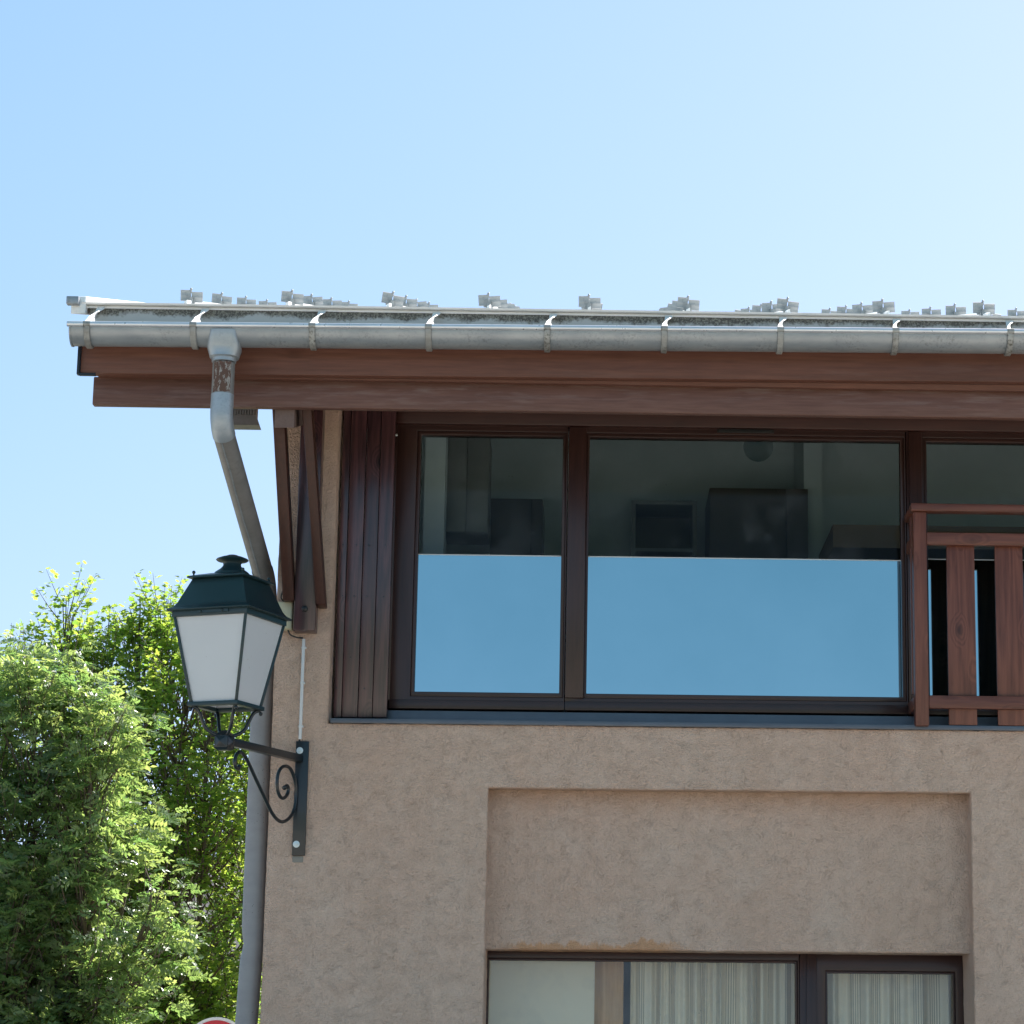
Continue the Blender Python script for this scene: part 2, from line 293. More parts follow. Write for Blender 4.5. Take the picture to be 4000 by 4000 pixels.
# ------------------------------------------------------------------ mesh helpers
class MB:
    def __init__(s): s.v = []; s.f = []; s.uv = None
    def add(s, vs, fs):
        k = len(s.v); s.v += [tuple(p) for p in vs]; s.f += [tuple(i+k for i in f) for f in fs]; return s
    def box(s, x0, x1, y0, y1, z0, z1):
        return s.add([(x0,y0,z0),(x1,y0,z0),(x1,y1,z0),(x0,y1,z0),(x0,y0,z1),(x1,y0,z1),(x1,y1,z1),(x0,y1,z1)],
            [(0,3,2,1),(4,5,6,7),(0,1,5,4),(1,2,6,5),(2,3,7,6),(3,0,4,7)])
    def hexa(s, a, b):                         # loft between two quads (same winding), closed
        n = len(a)
        return s.add(list(a)+list(b), [tuple(range(n))[::-1], tuple(range(n, 2*n))]+[(i, (i+1) % n, n+(i+1) % n, n+i) for i in range(n)])
    def prism(s, poly, off): return s.hexa([Vector(p) for p in poly], [Vector(p)+Vector(off) for p in poly])
    def tube(s, path, r, n=12, cap=True, sq=False):
        P = [Vector(p) for p in path]; R = r if isinstance(r, (list, tuple)) else [r]*len(P); rings = []
        t0 = (P[1]-P[0]).normalized(); up = Vector((0, 0, 1)) if abs(t0.z) < .9 else Vector((1, 0, 0))
        u = t0.cross(up).normalized()
        for i, p in enumerate(P):
            t = ((P[min(i+1, len(P)-1)]-p).normalized()+(p-P[max(i-1, 0)]).normalized()).normalized()
            u = (u-t*u.dot(t)).normalized(); v = t.cross(u)
            rings.append([p+(u*cos(2*pi*(k+.5*sq)/n)+v*sin(2*pi*(k+.5*sq)/n))*R[i] for k in range(n)])
        return s.loft(rings, cap)
    def loft(s, rings, cap=True, closed=True):
        n = len(rings[0]); vs = [p for r in rings for p in r]; fs = []
        for i in range(len(rings)-1):
            for k in range(n if closed else n-1): fs.append((i*n+k, i*n+(k+1) % n, (i+1)*n+(k+1) % n, (i+1)*n+k))
        if cap and closed: fs += [tuple(range(n))[::-1], tuple((len(rings)-1)*n+k for k in range(n))]
        return s.add(vs, fs)
    def lathe(s, c, prof, n=24, axis='Z', M3=None):
        M3 = M3 or Matrix.Identity(3)
        return s.loft([[Vector(c)+M3 @ Vector((r*cos(2*pi*k/n), r*sin(2*pi*k/n), z)) for k in range(n)] for r, z in prof])
    def ball(s, c, r, n=12): return s.lathe(c, [(max(r*sin(pi*i/6), .0002), -r*cos(pi*i/6)) for i in range(7)], n)
    def build(s, name, mat, parent=None, smooth=False, bevel=0, seg=2, loc=None, uv=None, tone=None):
        base = Vector(loc) if loc is not None else (root_of(parent).location.copy() if parent else Vector((0, 0, 0)))
        me = bpy.data.meshes.new(name); me.from_pydata([tuple(Vector(p)-base) for p in s.v], [], s.f); me.update()
        bm = bmesh.new(); bm.from_mesh(me)
        if tone is None: bmesh.ops.recalc_face_normals(bm, faces=bm.faces)
        if bevel:
            bmesh.ops.remove_doubles(bm, verts=bm.verts, dist=1e-5)
            es = [e for e in bm.edges if len(e.link_faces) == 2 and e.calc_face_angle(0) > .5]
            bmesh.ops.bevel(bm, geom=es, offset=bevel, segments=seg, affect='EDGES', profile=.5, clamp_overlap=True)
        bm.to_mesh(me); bm.free()
        if uv:
            lay = me.uv_layers.new(name='UVMap')
            for lp in me.loops:
                co = me.vertices[lp.vertex_index].co+base; lay.data[lp.index].uv = uv(co)
        if tone is not None:
            a = me.attributes.new('tone', 'FLOAT', 'FACE'); a.data.foreach_set('value', tone)
        me.materials.append(mat if not isinstance(mat, str) else M[mat])
        if smooth or bevel:
            for p in me.polygons: p.use_smooth = True
            if smooth != 'all': me.set_sharp_from_angle(angle=radians(38))
        o = bpy.data.objects.new(name, me); COL.objects.link(o)
        if parent: o.parent = parent
        else: o.location = base
        return o
def root_of(o):
    while o.parent: o = o.parent
    return o
def thing(name, label, cat, loc, group=None):
    o = bpy.data.objects.new(name, None); COL.objects.link(o); o.location = loc; o.empty_display_size = .2
    return tag(o, label, cat, group)
def tag(o, label, cat, group=None):
    o['label'] = label; o['category'] = cat
    if group: o['group'] = group
    return o
def kind(o, k): o['kind'] = k; return o
def pbox(mb, px0, py0, px1, py1, Y0, Y1, tilt=False):
    # timber seen as the rectangle px0..px1, py0..py1 on its front plane Y0, running back to Y1
    pm, qm = (px0+px1)/2, (py0+py1)/2
    x0, x1 = AX(px0, qm, Y0), AX(px1, qm, Y0); z1, z0 = AZ(pm, py0, Y0), AZ(pm, py1, Y0)
    return mb.box(x0, x1, Y0, Y1, z0, z1)
def bez(pts, n=8):                                                  # Catmull-Rom through the points
    P = [Vector(p) for p in pts]; P = [2*P[0]-P[1]]+P+[2*P[-1]-P[-2]]; out = []
    for i in range(1, len(P)-2):
        a, b, c, d = P[i-1:i+3]
        for k in range(n):
            t = k/n; out.append(.5*((2*b)+(c-a)*t+(2*a-5*b+4*c-d)*t*t+(3*b-3*c+d-a)*t**3))
    return out+[P[-2]]

# ------------------------------------------------------------------ ground
kind(MB().add([(-600,-600,0),(600,-600,0),(600,900,0),(-600,900,0)], [(0,1,2,3)]).build('ground', 'grass'), 'structure')
kind(MB().box(-60, 60, -22, -2.2, -.3, .004).build('road', 'asphalt'), 'structure')
kind(MB().box(-60, 60, -2.2, 9, -.3, .13).build('pavement', 'paving', bevel=.015), 'structure')

# ------------------------------------------------------------------ house
XC = AX(1043, 3300, 0)                     # left corner of the front wall
XR = 6.2; YB = 9.0                         # right end and back of the house
house = thing('house', 'beige stucco house with dark timber windows and a metal gutter under its overhanging eave', 'house', (XC, 0, 0))
# levels and edges, read off the photograph on their own planes
XO = AX(1294, 2450, 0)                     # left edge of the upper opening
ZS = AZ(2600, 2840, 0)                     # underside of the sill
ZP = AZ(2600, 1597, -.60)                  # underside of the eave beam
RX0, RX1 = AX(1900, 3400, 0), AX(3797, 3400, 0)
RZ1 = AZ(2850, 3086, 0); RZ0 = AZ(2850, 3716, .12)
YR, YW, YL = .12, .24, .36                 # recess face, upper window face, lower window face
PIT = math.tan(radians(15.8))
EY, EZ = -.74, AZ(2200, 1222, -.74)        # eave edge of the roof
def roofz(y): return EZ+(y-EY)*PIT
ZT = roofz(0)-.2
def mk_wall():
    bx = sorted(set([XC, XO, RX0, RX1, XR])); bz = sorted([0, RZ0, RZ1, ZS, ZT]); LZ = 1.05
    def fill(b, lo, hi, st):
        out = []
        for a, c in zip(b, b[1:]):
            n = max(1, round((c-a)/st)) if c > lo and a < hi else 1
            out += [a+(c-a)*i/n for i in range(n)]
        return out+[b[-1]]
    bx = fill(sorted(bx+[2.5]), -9, 2.5, .03); bz = fill(sorted(bz+[LZ, 1.7]), 1.7, 9, .03)
    def dep(x, z):
        if x > XO and z > ZS: return None
        if RX0 < x < RX1:
            if z < RZ0: return None if z > LZ else 0.
            if z < RZ1: return YR
        return 0.
    nx, nz = len(bx)-1, len(bz)-1
    D = [[dep((bx[i]+bx[i+1])/2, (bz[j]+bz[j+1])/2) for j in range(nz)] for i in range(nx)]
    mb = MB(); TB = .5; idx = {}
    def V(x, y, z):
        k = (round(x, 4), round(y, 4), round(z, 4))
        if k not in idx: idx[k] = len(mb.v); mb.v.append((x, y, z))
        return idx[k]
    for i in range(nx):
        for j in range(nz):
            d = D[i][j]; x0, x1, z0, z1 = bx[i], bx[i+1], bz[j], bz[j+1]
            if d is not None:
                mb.f.append((V(x0,d,z0), V(x1,d,z0), V(x1,d,z1), V(x0,d,z1)))
                mb.f.append((V(x1,TB,z0), V(x0,TB,z0), V(x0,TB,z1), V(x1,TB,z1)))
            a = TB if d is None else d
            n = D[i+1][j] if i+1 < nx else None; b = TB if n is None else n
            if abs(a-b) > 1e-4: mb.f.append((V(x1,a,z0), V(x1,b,z0), V(x1,b,z1), V(x1,a,z1)))
            if i == 0 and d is not None: mb.f.append((V(x0,TB,z0), V(x0,d,z0), V(x0,d,z1), V(x0,TB,z1)))
            n = D[i][j+1] if j+1 < nz else None; b = TB if n is None else n
            if abs(a-b) > 1e-4: mb.f.append((V(x0,a,z1), V(x1,a,z1), V(x1,b,z1), V(x0,b,z1)))
    # side and back walls
    for (ax, ay, bx_, by_) in ((XC, .5, XC, YB), (XC, YB, XR, YB), (XR, YB, XR, .5)):
        za, zb = (roofz(ay)-.22), (roofz(by_)-.22)
        mb.f.append((V(ax, ay, 0), V(bx_, by_, 0), V(bx_, by_, zb), V(ax, ay, za)))
    o = mb.build('wall', 'stucco', house)
    me = o.data; bm = bmesh.new(); bm.from_mesh(me); bmesh.ops.recalc_face_normals(bm, faces=bm.faces)
    es = [e for e in bm.edges if len(e.link_faces) == 2 and e.calc_face_angle(0) > .8 and max(v.co.y for v in e.verts) < .3]
    bmesh.ops.bevel(bm, geom=es, offset=.004, segments=2, affect='EDGES', clamp_overlap=True)
    for v in bm.verts:                       # hand-floated render is never quite plane
        p = v.co; k = noise.noise_vector(p*13)*.0018+noise.noise_vector(p*2.1)*.0025+noise.noise_vector(p*60)*.0016
        v.co += Vector((k.x, k.y*.8, k.z))
    bm.to_mesh(me); bm.free()
    for p in me.polygons: p.use_smooth = True
    me.set_sharp_from_angle(angle=radians(40))
mk_wall()
# damp stain where the infill panel meets the lower window
# roof slab, standing seams, soffit
XV = AX(318, 1300, EY)                     # verge (left roof edge)
def slab(x0, x1, y0, y1, t0, t1):
    return MB().hexa([(x0,y0,roofz(y0)-t0),(x1,y0,roofz(y0)-t0),(x1,y0,roofz(y0)-t1),(x0,y0,roofz(y0)-t1)],
                     [(x0,y1,roofz(y1)-t0),(x1,y1,roofz(y1)-t0),(x1,y1,roofz(y1)-t1),(x0,y1,roofz(y1)-t1)])
RY1 = YB+.6
roof = slab(XV, XR+.6, EY, RY1, 0, .012).build('roof', 'roofmetal', house)
slab(XV+.04, XR+.56, EY+.05, RY1-.04, .014, .15).build('roof_deck', 'eave', house)
vg = MB(); k_ = .036
vg.hexa([(XV-.05,EY-.03,roofz(EY)-.05),(XV+.02,EY-.03,roofz(EY)-.05),(XV+.02,EY-.03,roofz(EY)+k_),(XV-.05,EY-.03,roofz(EY)+k_)],
        [(XV-.05,RY1,roofz(RY1)-.05),(XV+.02,RY1,roofz(RY1)-.05),(XV+.02,RY1,roofz(RY1)+k_),(XV-.05,RY1,roofz(RY1)+k_)])
vg.build('verge_trim', 'roofmetal', roof, bevel=.004)
vc = MB().box(XV-.066, XV-.008, EY-.07, EY-.032, roofz(EY)-.012, roofz(EY)+.026); vc.build('verge_cap', 'zinc', roof, bevel=.003)
SEAMS = [AX(p, 1150+ (p-750)*.01, -.55) for p in (750, 1140, 1528, 1915, 2303, 2685, 3070, 3452, 3840)]
st = SEAMS[1]-SEAMS[0]; SEAMS += [SEAMS[-1]+st*(i+1) for i in range(4)]
SEAMS.insert(0, SEAMS[0]-st)
for x in SEAMS:
    sm_ = MB().hexa([(x-.007,EY+.015,roofz(EY)),(x+.007,EY+.015,roofz(EY)),(x+.007,EY+.015,roofz(EY+.015)+.036),(x-.007,EY+.015,roofz(EY+.015)+.028)],
                    [(x-.007,RY1,roofz(RY1)),(x+.007,RY1,roofz(RY1)),(x+.007,RY1,roofz(RY1)+.036),(x-.007,RY1,roofz(RY1)+.028)])
    sm_.build('standing_seam', 'roofmetal', roof)
# eave drip edge
de = MB().hexa([(XV,EY-.03,EZ-.0),(XV,EY+.02,EZ+.004),(XV,EY+.02,EZ+.016),(XV,EY-.035,EZ+.008)], [(XR+.6,EY-.03,EZ-.0),(XR+.6,EY+.02,EZ+.004),(XR+.6,EY+.02,EZ+.016),(XR+.6,EY-.035,EZ+.008)])
de.build('drip_edge', 'roofmetal', roof)
# snow guards clamped on the seams: two crimped leaves, a clamp and a bolt
g = MB()
def leaf(x0, x1, z0, z1, y):
    zm = (z0+z1)/2; pr = [(y, z0), (y-.004, z0+.003), (y-.002, zm-.008), (y-.0035, zm-.004), (y-.0035, zm+.004), (y-.002, zm+.008), (y-.004, z1-.003), (y, z1)]
    g.loft([[Vector((x0, a, b)) for a, b in pr]+[Vector((x0, a+.003, b)) for a, b in pr[::-1]], [Vector((x1, a, b)) for a, b in pr]+[Vector((x1, a+.003, b)) for a, b in pr[::-1]]])
leaf(-.052, -.002, .032, .086, 0); leaf(.002, .055, .024, .077, -.006)
g.box(-.009, .009, -.03, .05, .0, .052); g.box(-.016, .016, -.012, .012, .015, .045)
g.tube([(-.002, 0, .07), (-.002, 0, .088)], .004, 8); g.ball((-.002, 0, .09), .0065, 8); g.tube([(-.03, .012, .03), (.03, .012, .03)], .005, 8)
guard0 = g.build('snow_guard', 'guard', None, loc=(0, 0, 0), smooth=True)
guard0.parent = roof; first = True
for sx in SEAMS[1:-1]:
    for r in range(5 if -.8 < sx < 1. else 4):
        y = -.55+r*.93
        o = guard0 if first else guard0.copy()
        if not first: COL.objects.link(o); o.parent = roof
        first = False
        o.location = Vector((sx, y, roofz(y)))-house.location; o.rotation_euler = (math.atan(PIT), radians(random.uniform(-5, 7)), radians(random.uniform(-9, 9)))
# apron behind the gutter
AY = -.725
gut = at(280, 1266, -.86)
def gz(px, py, Y): return AZ(px, py, Y)
xg0, xg1 = AX(283, 1300, -.86), XR+.55
def lin(px0, py0, px1, py1, Y):                                     # height of a slightly sloping line as a function of X
    a, b = at(px0, py0, Y), at(px1, py1, Y); return lambda x: a.z+(x-a.x)*(b.z-a.z)/(b.x-a.x)
bead = lin(300, 1267, 3950, 1297, -.93)
ap = MB(); xa, xb = xg0+.05, xg1; za = lambda x: bead(x)-.03
ap.hexa([(xa,AY-.01,za(xa)),(xb,AY-.01,za(xb)),(xb,AY-.01,EZ-.006),(xa,AY-.01,EZ-.006)], [(xa,AY-.002,za(xa)),(xb,AY-.002,za(xb)),(xb,AY-.002,EZ-.006),(xa,AY-.002,EZ-.006)])
zap0, zap1 = EZ-.1, EZ
ap.build('eave_apron', 'apron', house, uv=lambda c: (c.x, (c.z-zap0)/(zap1-zap0)))
# half-round gutter
R = .08; GY = -.85
gutter = MB(); ring0 = []
def gring(x, r, zoff=0): return [Vector((x, GY-r*cos(pi*k/16), bead(x)-r*sin(pi*k/16)*1.02+zoff)) for k in range(17)]
rings = []
for i in range(9):
    x = xg0+(xg1-xg0)*i/8; o_ = gring(x, R); n_ = gring(x, R-.0025)[::-1]; rings.append(o_+n_)
gutter.loft(rings)
gutter = gutter.build('gutter', 'zinc', house, smooth=True)
MB().tube([(xg0-.012, GY-R-.002, bead(xg0)+.002), (xg1, GY-R-.002, bead(xg1)+.002)], .013, 14).build('front_bead', 'bead', gutter, smooth=True)
ec = MB(); a_ = gring(xg0-.004, R+.003); b_ = gring(xg0+.004, R+.003); ec.hexa(a_, b_); ec.build('end_cap', 'zinc', gutter)
for px in (337, 753, 1218, 1673, 2137, 2595, 3049, 3499, 3947, 4400):
    x = AX(px, 1310, -.93); b = MB(); z = bead(x)
    # strap wraps the gutter, folds over the bead, then twists back up to the roof edge
    pr = [(GY-(R+.0045)*cos(pi*k/14), z-(R+.0045)*1.02*sin(pi*k/14)) for k in range(15)]
    ring = []
    for (y, zz), k in zip(pr, range(15)):
        c = Vector((x, y, zz)); nrm = Vector((0, -cos(pi*k/14), -sin(pi*k/14)))
        ring.append([c+Vector((-.015, 0, 0)), c+Vector((-.012, 0, 0))+nrm*.006, c+Vector((.012, 0, 0))+nrm*.006, c+Vector((.015, 0, 0)), c-nrm*.001])
    b.loft(ring)
    b.tube([(x-.016, GY-R-.002, z+.002), (x+.016, GY-R-.002, z+.002)], .0145, 12)
    b.build('gutter_bracket', 'bracket_metal', gutter, smooth=True)
    b = MB(); rr = []; N = 12
    p0 = Vector((x, GY-R+.004, z+.014)); p1 = Vector((x+.028, EY-.004, EZ-.004))
    pd = (p1-p0).normalized(); ex = (Vector((1, 0, 0))-pd*pd.x).normalized(); en = pd.cross(ex)
    for k in range(N+1):                          # the strap makes half a turn on its way up
        t = k/N; p = p0.lerp(p1, t)+Vector((0, 0, -.010*sin(pi*t))); a = pi*t*t*(3-2*t)
        wv = ex*cos(a)+en*sin(a); wd = .0135+.005*t; nv = pd.cross(wv).normalized()*.0022
        rr.append([p-wv*wd-nv, p+wv*wd-nv, p+wv*wd+nv, p-wv*wd+nv])
    b.loft(rr); b.build('bracket_strap', 'roofmetal', gutter, smooth=True)
# fascia board with its black metal end, eave beam below and behind it
f1 = lin(320, 1350, 4000, 1381, -.72); f0 = lin(320, 1457, 4000, 1493, -.72)
xf0, xf1 = AX(316, 1400, -.72), XR+.5
fa = MB().hexa([(xf0,-.72,f0(xf0)),(xf1,-.72,f0(xf1)),(xf1,-.72,f1(xf1)+.12),(xf0,-.72,f1(xf0)+.12)], [(xf0,-.66,f0(xf0)),(xf1,-.66,f0(xf1)),(xf1,-.66,f1(xf1)+.12),(xf0,-.66,f1(xf0)+.12)])
fa = fa.build('fascia_board', 'fascia', house, bevel=.005)
z = f0(xf0); MB().box(xf0-.012, xf0-.001, -.735, RY1-1, z-.012, z+.0) if False else None
MB().box(xf0-.014, xf0-.002, -.733, -.70, z-.008, f1(xf0)+.1).box(xf0-.002, xf0+.075, -.733, -.715, z-.014, z-.003).build('fascia_end_trim', 'blackplastic', fa)
BY = -.60
b1 = lin(370, 1471, 4000, 1527.5, BY); b0 = lin(370, 1580, 4000, 1634, BY)
xb0, xb1 = AX(363, 1525, BY), XR+.4; xj = AX(1328, 1540, BY)
for x0, x1 in ((xb0, xb1),):
    mb = MB(); N = max(2, int((x1-x0)/.25)); rr = []
    for i in range(N+1):
        x = x0+(x1-x0)*i/N; j = noise.noise(Vector((x*3, 0, 0)))*.003; rr.append([Vector((x, BY+j, b0(x)+j*.6)), Vector((x, BY+j, b1(x)+j)), Vector((x, BY+.05, b1(x))), Vector((x, BY+.05, b0(x)))])
    mb.loft(rr).build('eave_beam', 'eave', house, bevel=.005)
# packing strip seen as a narrow ledge between fascia and beam
mb = MB(); mb.hexa([(xb0+.03,-.657,f0(xb0)+.004),(xb1,-.657,f0(xb1)+.004),(xb1,-.657,f0(xb1)+.09),(xb0+.03,-.657,f0(xb0)+.09)], [(xb0+.03,-.62,b1(xb0)-.012),(xb1,-.62,b1(xb1)-.012),(xb1,-.62,f0(xb1)+.09),(xb0+.03,-.62,f0(xb0)+.09)])
mb.build('packing_strip', 'fascia', house)
mb = MB(); x0, x1 = xb0+.02, xb1
mb.hexa([(x0,-.46,b1(x0)-.002),(x1,-.46,b1(x1)-.002),(x1,-.46,roofz(-.46)-.152),(x0,-.46,roofz(-.46)-.152)], [(x0,-.52,b1(x0)-.002),(x1,-.52,b1(x1)-.002),(x1,-.52,roofz(-.52)-.152),(x0,-.52,roofz(-.52)-.152)]) if False else None
# header beam above the windows
hx1 = XR-.3
zh = AZ(2600, 1668, YW-.03)
MB().box(XO+.005, hx1, YW-.035, YW+.09, zh, ZT+.22).build('header_beam', 'stainx', house, bevel=.004)

# bracket on the corner pier: wall post, pair of braces, short horizontal arm
pier = thing  # (name kept simple: the bracket is a part of the house)
wp = MB(); xA, xB = AX(1146, 2400, -.11), AX(1233, 2400, -.11)
zb = AZ(1190, 2462, -.11); z0b = zb
ya_ = -.545; xa0, xa1, zA = AX(1073, 1630, ya_), AX(1150, 1630, ya_), AZ(1110, 1671, ya_)
ar = MB().hexa([(xa0,ya_,zA),(xa1,ya_,zA),(xa1,ya_,zA+.2),(xa0,ya_,zA+.2)], [(xa0,.45,zA+PIT*.995),(xa1,.45,zA+PIT*.995),(xa1,.45,zA+.17+PIT*.995),(xa0,.45,zA+.17+PIT*.995)])
bracket = ar.build('eave_bracket', 'eave_end', house, bevel=.004)
wp.box(xA, xB, -.11, -.002, zb, ZT-.05); wp.build('wall_post', M['board'], bracket, bevel=.006)
bl = MB().lathe((( xA+xB)/2, -.112, AZ(1190, 2378, -.11)), [(.001, 0), (.016, .0), (.014, .006), (.006, .01), (.001, .011)], 12, M3=Matrix.Rotation(pi/2, 3, 'X')); bl.build('bolt', 'blackplastic', bracket)
for (pb0, pb1, yb, pt0, pt1) in ((1104, 1148, 2345, 1060, 1106), (1234, 1270, 2362, 1176, 1222)):
    Yb, Yt = -.03, -.5
    A = at(pb0, yb, Yb-.09); B = at(pb1, yb, Yb-.09); C_ = at(pt0, 1560, Yt-.04); D_ = at(pt1, 1560, Yt-.04)
    wd = (B.x-A.x)
    MB().hexa([(A.x,Yb-.09,A.z),(A.x+wd,Yb-.09,A.z),(A.x+wd,-.003,A.z),(A.x,-.003,A.z)],
              [(C_.x,Yt-.03,C_.z),(C_.x+wd,Yt-.03,C_.z),(C_.x+wd,Yt+.09,C_.z+.02),(C_.x,Yt+.09,C_.z+.02)]).build('brace', 'brace', bracket, bevel=.005)
# beam end with ribbed metal cover, under the gable overhang further back
YE = 1.2; e = MB(); x0, x1 = AX(905, 1620, YE), AX(998, 1620, YE); zt, zz = AZ(960, 1560, YE)+.05, AZ(960, 1662, YE)
e.box(x0, x1, YE, YE+.1, zz+.02, zt); e.hexa([(x0-.004,YE-.012,zz),(x1+.022,YE-.012,zz),(x1+.022,YE+.10,zz),(x0-.004,YE+.10,zz)], [(x0,YE-.002,zz+.055),(x1+.002,YE-.002,zz+.055),(x1+.002,YE+.1,zz+.055),(x0,YE+.1,zz+.055)])
for i in range(9): e.box(x0+(x1-x0)*(i+.15)/9, x0+(x1-x0)*(i+.6)/9, YE-.014, YE+.01, zz+.06, zt)
e.build('beam_end', 'pipe', house)
# gable wall plate carrying it (reaches the wall)
MB().box(x1-.02, XC-.005, YE+.02, YE+.09, zz+.12, zt-.01).build('purlin', 'eave', house)

# ---- downpipe
dp = MB(); dx, dy = AX(872, 1480, GY), GY
zo = AZ(872, 1412, GY)
top = at(872, 1300, GY-R); fun = []
zg = bead(dx)-R*.42
def ell(a, b, z, y, n=24, p=2.6):
    out = []
    for k in range(n):
        c, s_ = cos(2*pi*k/n), sin(2*pi*k/n); out.append(Vector((dx+a*abs(c)**(2/p)*(1 if c > 0 else -1), y+b*abs(s_)**(2/p)*(1 if s_ > 0 else -1), z)))
    return out
zt_ = bead(dx)
fun = [ell(.066, R+.011, zt_-.018, GY, p=5), ell(.070, R+.008, zt_-.05, GY, p=5), ell(.078, R*.9, zt_-.086, GY, p=4), ell(.077, R*.82, zt_-.1, GY, p=3.6), ell(.067, .07, zt_-.135, GY, p=2.6), ell(.0585, .058, zo+.012, GY, p=2), ell(.0575, .0575, zo+.006, GY, p=2), ell(.0575, .0575, zo-.004, GY, p=2), ell(.053, .053, zo-.006, GY, p=2)]
fn = MB().loft(fun, True); downpipe = fn.build('downpipe', 'pipezinc', house, smooth=True)
z1s, z2s = AZ(872, 1425, GY), AZ(872, 1542, GY)
rp = .0525
sleeve = MB().loft([ell(rp, rp, z, GY, p=2) for z in (zo-.01, z1s, z2s)], False)
sleeve.build('sleeve', 'pipe', downpipe, smooth=True)
pt = MB(); ang = [radians(a) for a in range(222, 322, 8)]; pr_ = []
for i, z in enumerate([z1s+.004-(z1s-z2s)*k/8 for k in range(9)]):
    pr_.append([Vector((dx+(rp+.0012)*cos(a), GY+(rp+.0012)*sin(a), z+random.uniform(-.004, .004)*(i in (0, 8)))) for a in ang])
pt.loft(pr_, False, False); pt.build('paint_patch', 'peel', downpipe, smooth='all')
yE = .10; zk1 = AZ(876, 1660, GY); E1 = Vector((dx, GY, zk1)); pipe2 = at(1030, 2300, yE); xl = XC-.052-.012
E2 = Vector((xl, yE, AZ(1035, 2290, yE))); zlo = .25
def arc(a, b, c, r, n=7):                                          # rounded corner at b
    u = (a-b).normalized(); v = (c-b).normalized(); return [(b+u*r)*(1-t)**2+b*2*t*(1-t)+(b+v*r)*t*t for t in [i/n for i in range(n+1)]]
el1 = arc(Vector((dx, GY, z2s+.02)), E1, E2, .07); MB().tube([(dx, GY, z2s)]+el1, rp+.001, 24, False).build('elbow', 'pipezinc', downpipe, smooth=True)
el2 = arc(E1, E2, Vector((xl, yE, 0)), .12)
MB().tube([el1[-1]+(E1-E2).normalized()*.02, el2[0]], rp-.0015, 24, False).build('slanted_pipe', 'pipe', downpipe, smooth=True)
sm = MB(); d_ = (E2-E1).normalized(); n_ = Vector((0, -1, 0)); n_ = (n_-d_*n_.dot(d_)).normalized()+d_.cross(n_)*0
pth = [el1[-1].lerp(el2[0], i/14)+(n_+d_.cross(n_)*.28).normalized()*(rp-.0015)+d_.cross(n_)*random.uniform(-.002, .002) for i in range(15)]
sm.tube(pth, .0036, 6); sm.build('weld_seam', 'zinc', downpipe, smooth=True)
MB().tube(el2+[Vector((xl, yE, E2.z-.3))], rp+.001, 24, False).build('elbow', 'pipe', downpipe, smooth=True)
zden = AZ(955, 3690, yE)
path = []; z = E2.z-.28
while z > zlo:
    path.append(Vector((xl, yE, z))); z -= .04
lp = MB(); rr = []
for p in path:
    q = math.exp(-((p.z-zden)/.045)**2)*.012; lean = max(0, zden-p.z)*.035
    rr.append([p+Vector((-lean, 0, 0))+Vector(((rp+.002-(q if cos(2*pi*k/24) < -.3 else 0))*cos(2*pi*k/24), (rp+.002)*sin(2*pi*k/24), 0)) for k in range(24)])
lp.loft(rr, False).build('lower_pipe', 'pipelow', downpipe, smooth=True)

# ---- upper windows
def X_(px, py=2200, Y=YW): return AX(px, py, Y)
def Z_(px, py, Y=YW): return AZ(px, py, Y)
# edges on the window plane
wx = dict(fl=X_(1562), p0=X_(1632), p1=X_(2191), m0=X_(2215), m1=X_(2285), q0=X_(2298), q1=X_(3522), n0=X_(3545), n1=X_(3600), r0=X_(3628))
zPT = Z_(2600, 1708); zPB = Z_(2600, 2711); zFB = Z_(2600, 2780); zFT = Z_(2600, 1668); zFilm = Z_(2600, 2171)
zFS = Z_(2600, 2745)
def ring(x0, x1, z0, z1, a0, a1, b0, b1, y0, y1, name, par, bev=.003):
    o = [(x0, z0), (x1, z0), (x1, z1), (x0, z1)]; i = [(a0, b0), (a1, b0), (a1, b1), (a0, b1)]; mb = MB()
    mb.v = [(x, y, z) for y in (y0, y1) for q in (o, i) for x, z in q]
    for k in range(4):
        n = (k+1) % 4; mb.f += [(k, n, 4+n, 4+k), (8+k, 12+k, 12+n, 8+n), (k, 8+k, 8+n, n), (4+k, 4+n, 12+n, 12+k)]
    ob = mb.build(name, 'winframe', par, bevel=bev); me = ob.data; me.materials.append(M['winframex']); bx_ = root_of(ob).location.x
    for p in me.polygons:
        if a0-bx_-.001 < p.center.x < a1-bx_+.001: p.material_index = 1
    return ob
def window(x0, x1, px0, px1, zfilm, nm='window'):
    y0, y1 = YW, YW+.08; ys = y0+.014
    w_ = ring(x0, x1, zFB, zFT, px0-.02, px1+.02, zPB-.025, zPT+.018, y0, y1, nm, house)
    ring(px0-.0195, px1+.0195, zPB-.0245, zPT+.0175, px0-.001, px1+.001, zPB, zPT, ys, y1-.002, 'sash', w_)
    MB().box(x0, x1, y0-.010, y0-.001, zFB, zFS).build('weather_bar', 'winframex', w_, bevel=.002)
    MB().box(px0-.004, px1+.004, y0+.045, y0+.052, zPB-.004, zPT+.004).build('pane', 'glass', w_)
    if zfilm: MB().box(px0-.003, px1+.003, y0+.0405, y0+.0425, zPB-.003, zfilm).build('mirror_film', 'film', w_)
    if zfilm: MB().box(px0-.003, px1+.003, y0+.0385, y0+.0405, zfilm-.004, zfilm+.001).build('film_edge', 'conduit', w_)
    return w_
window(wx['fl']-.055, wx['m0']-.003, wx['p0'], wx['p1'], zFilm)
w2 = window(wx['m0']-.003+.003, wx['n0']-.003, wx['q0'], wx['q1'], zFilm)
w3 = window(wx['n0'], wx['r0']+1.7, wx['r0'], wx['r0']+1.6, Z_(3700, 2178))
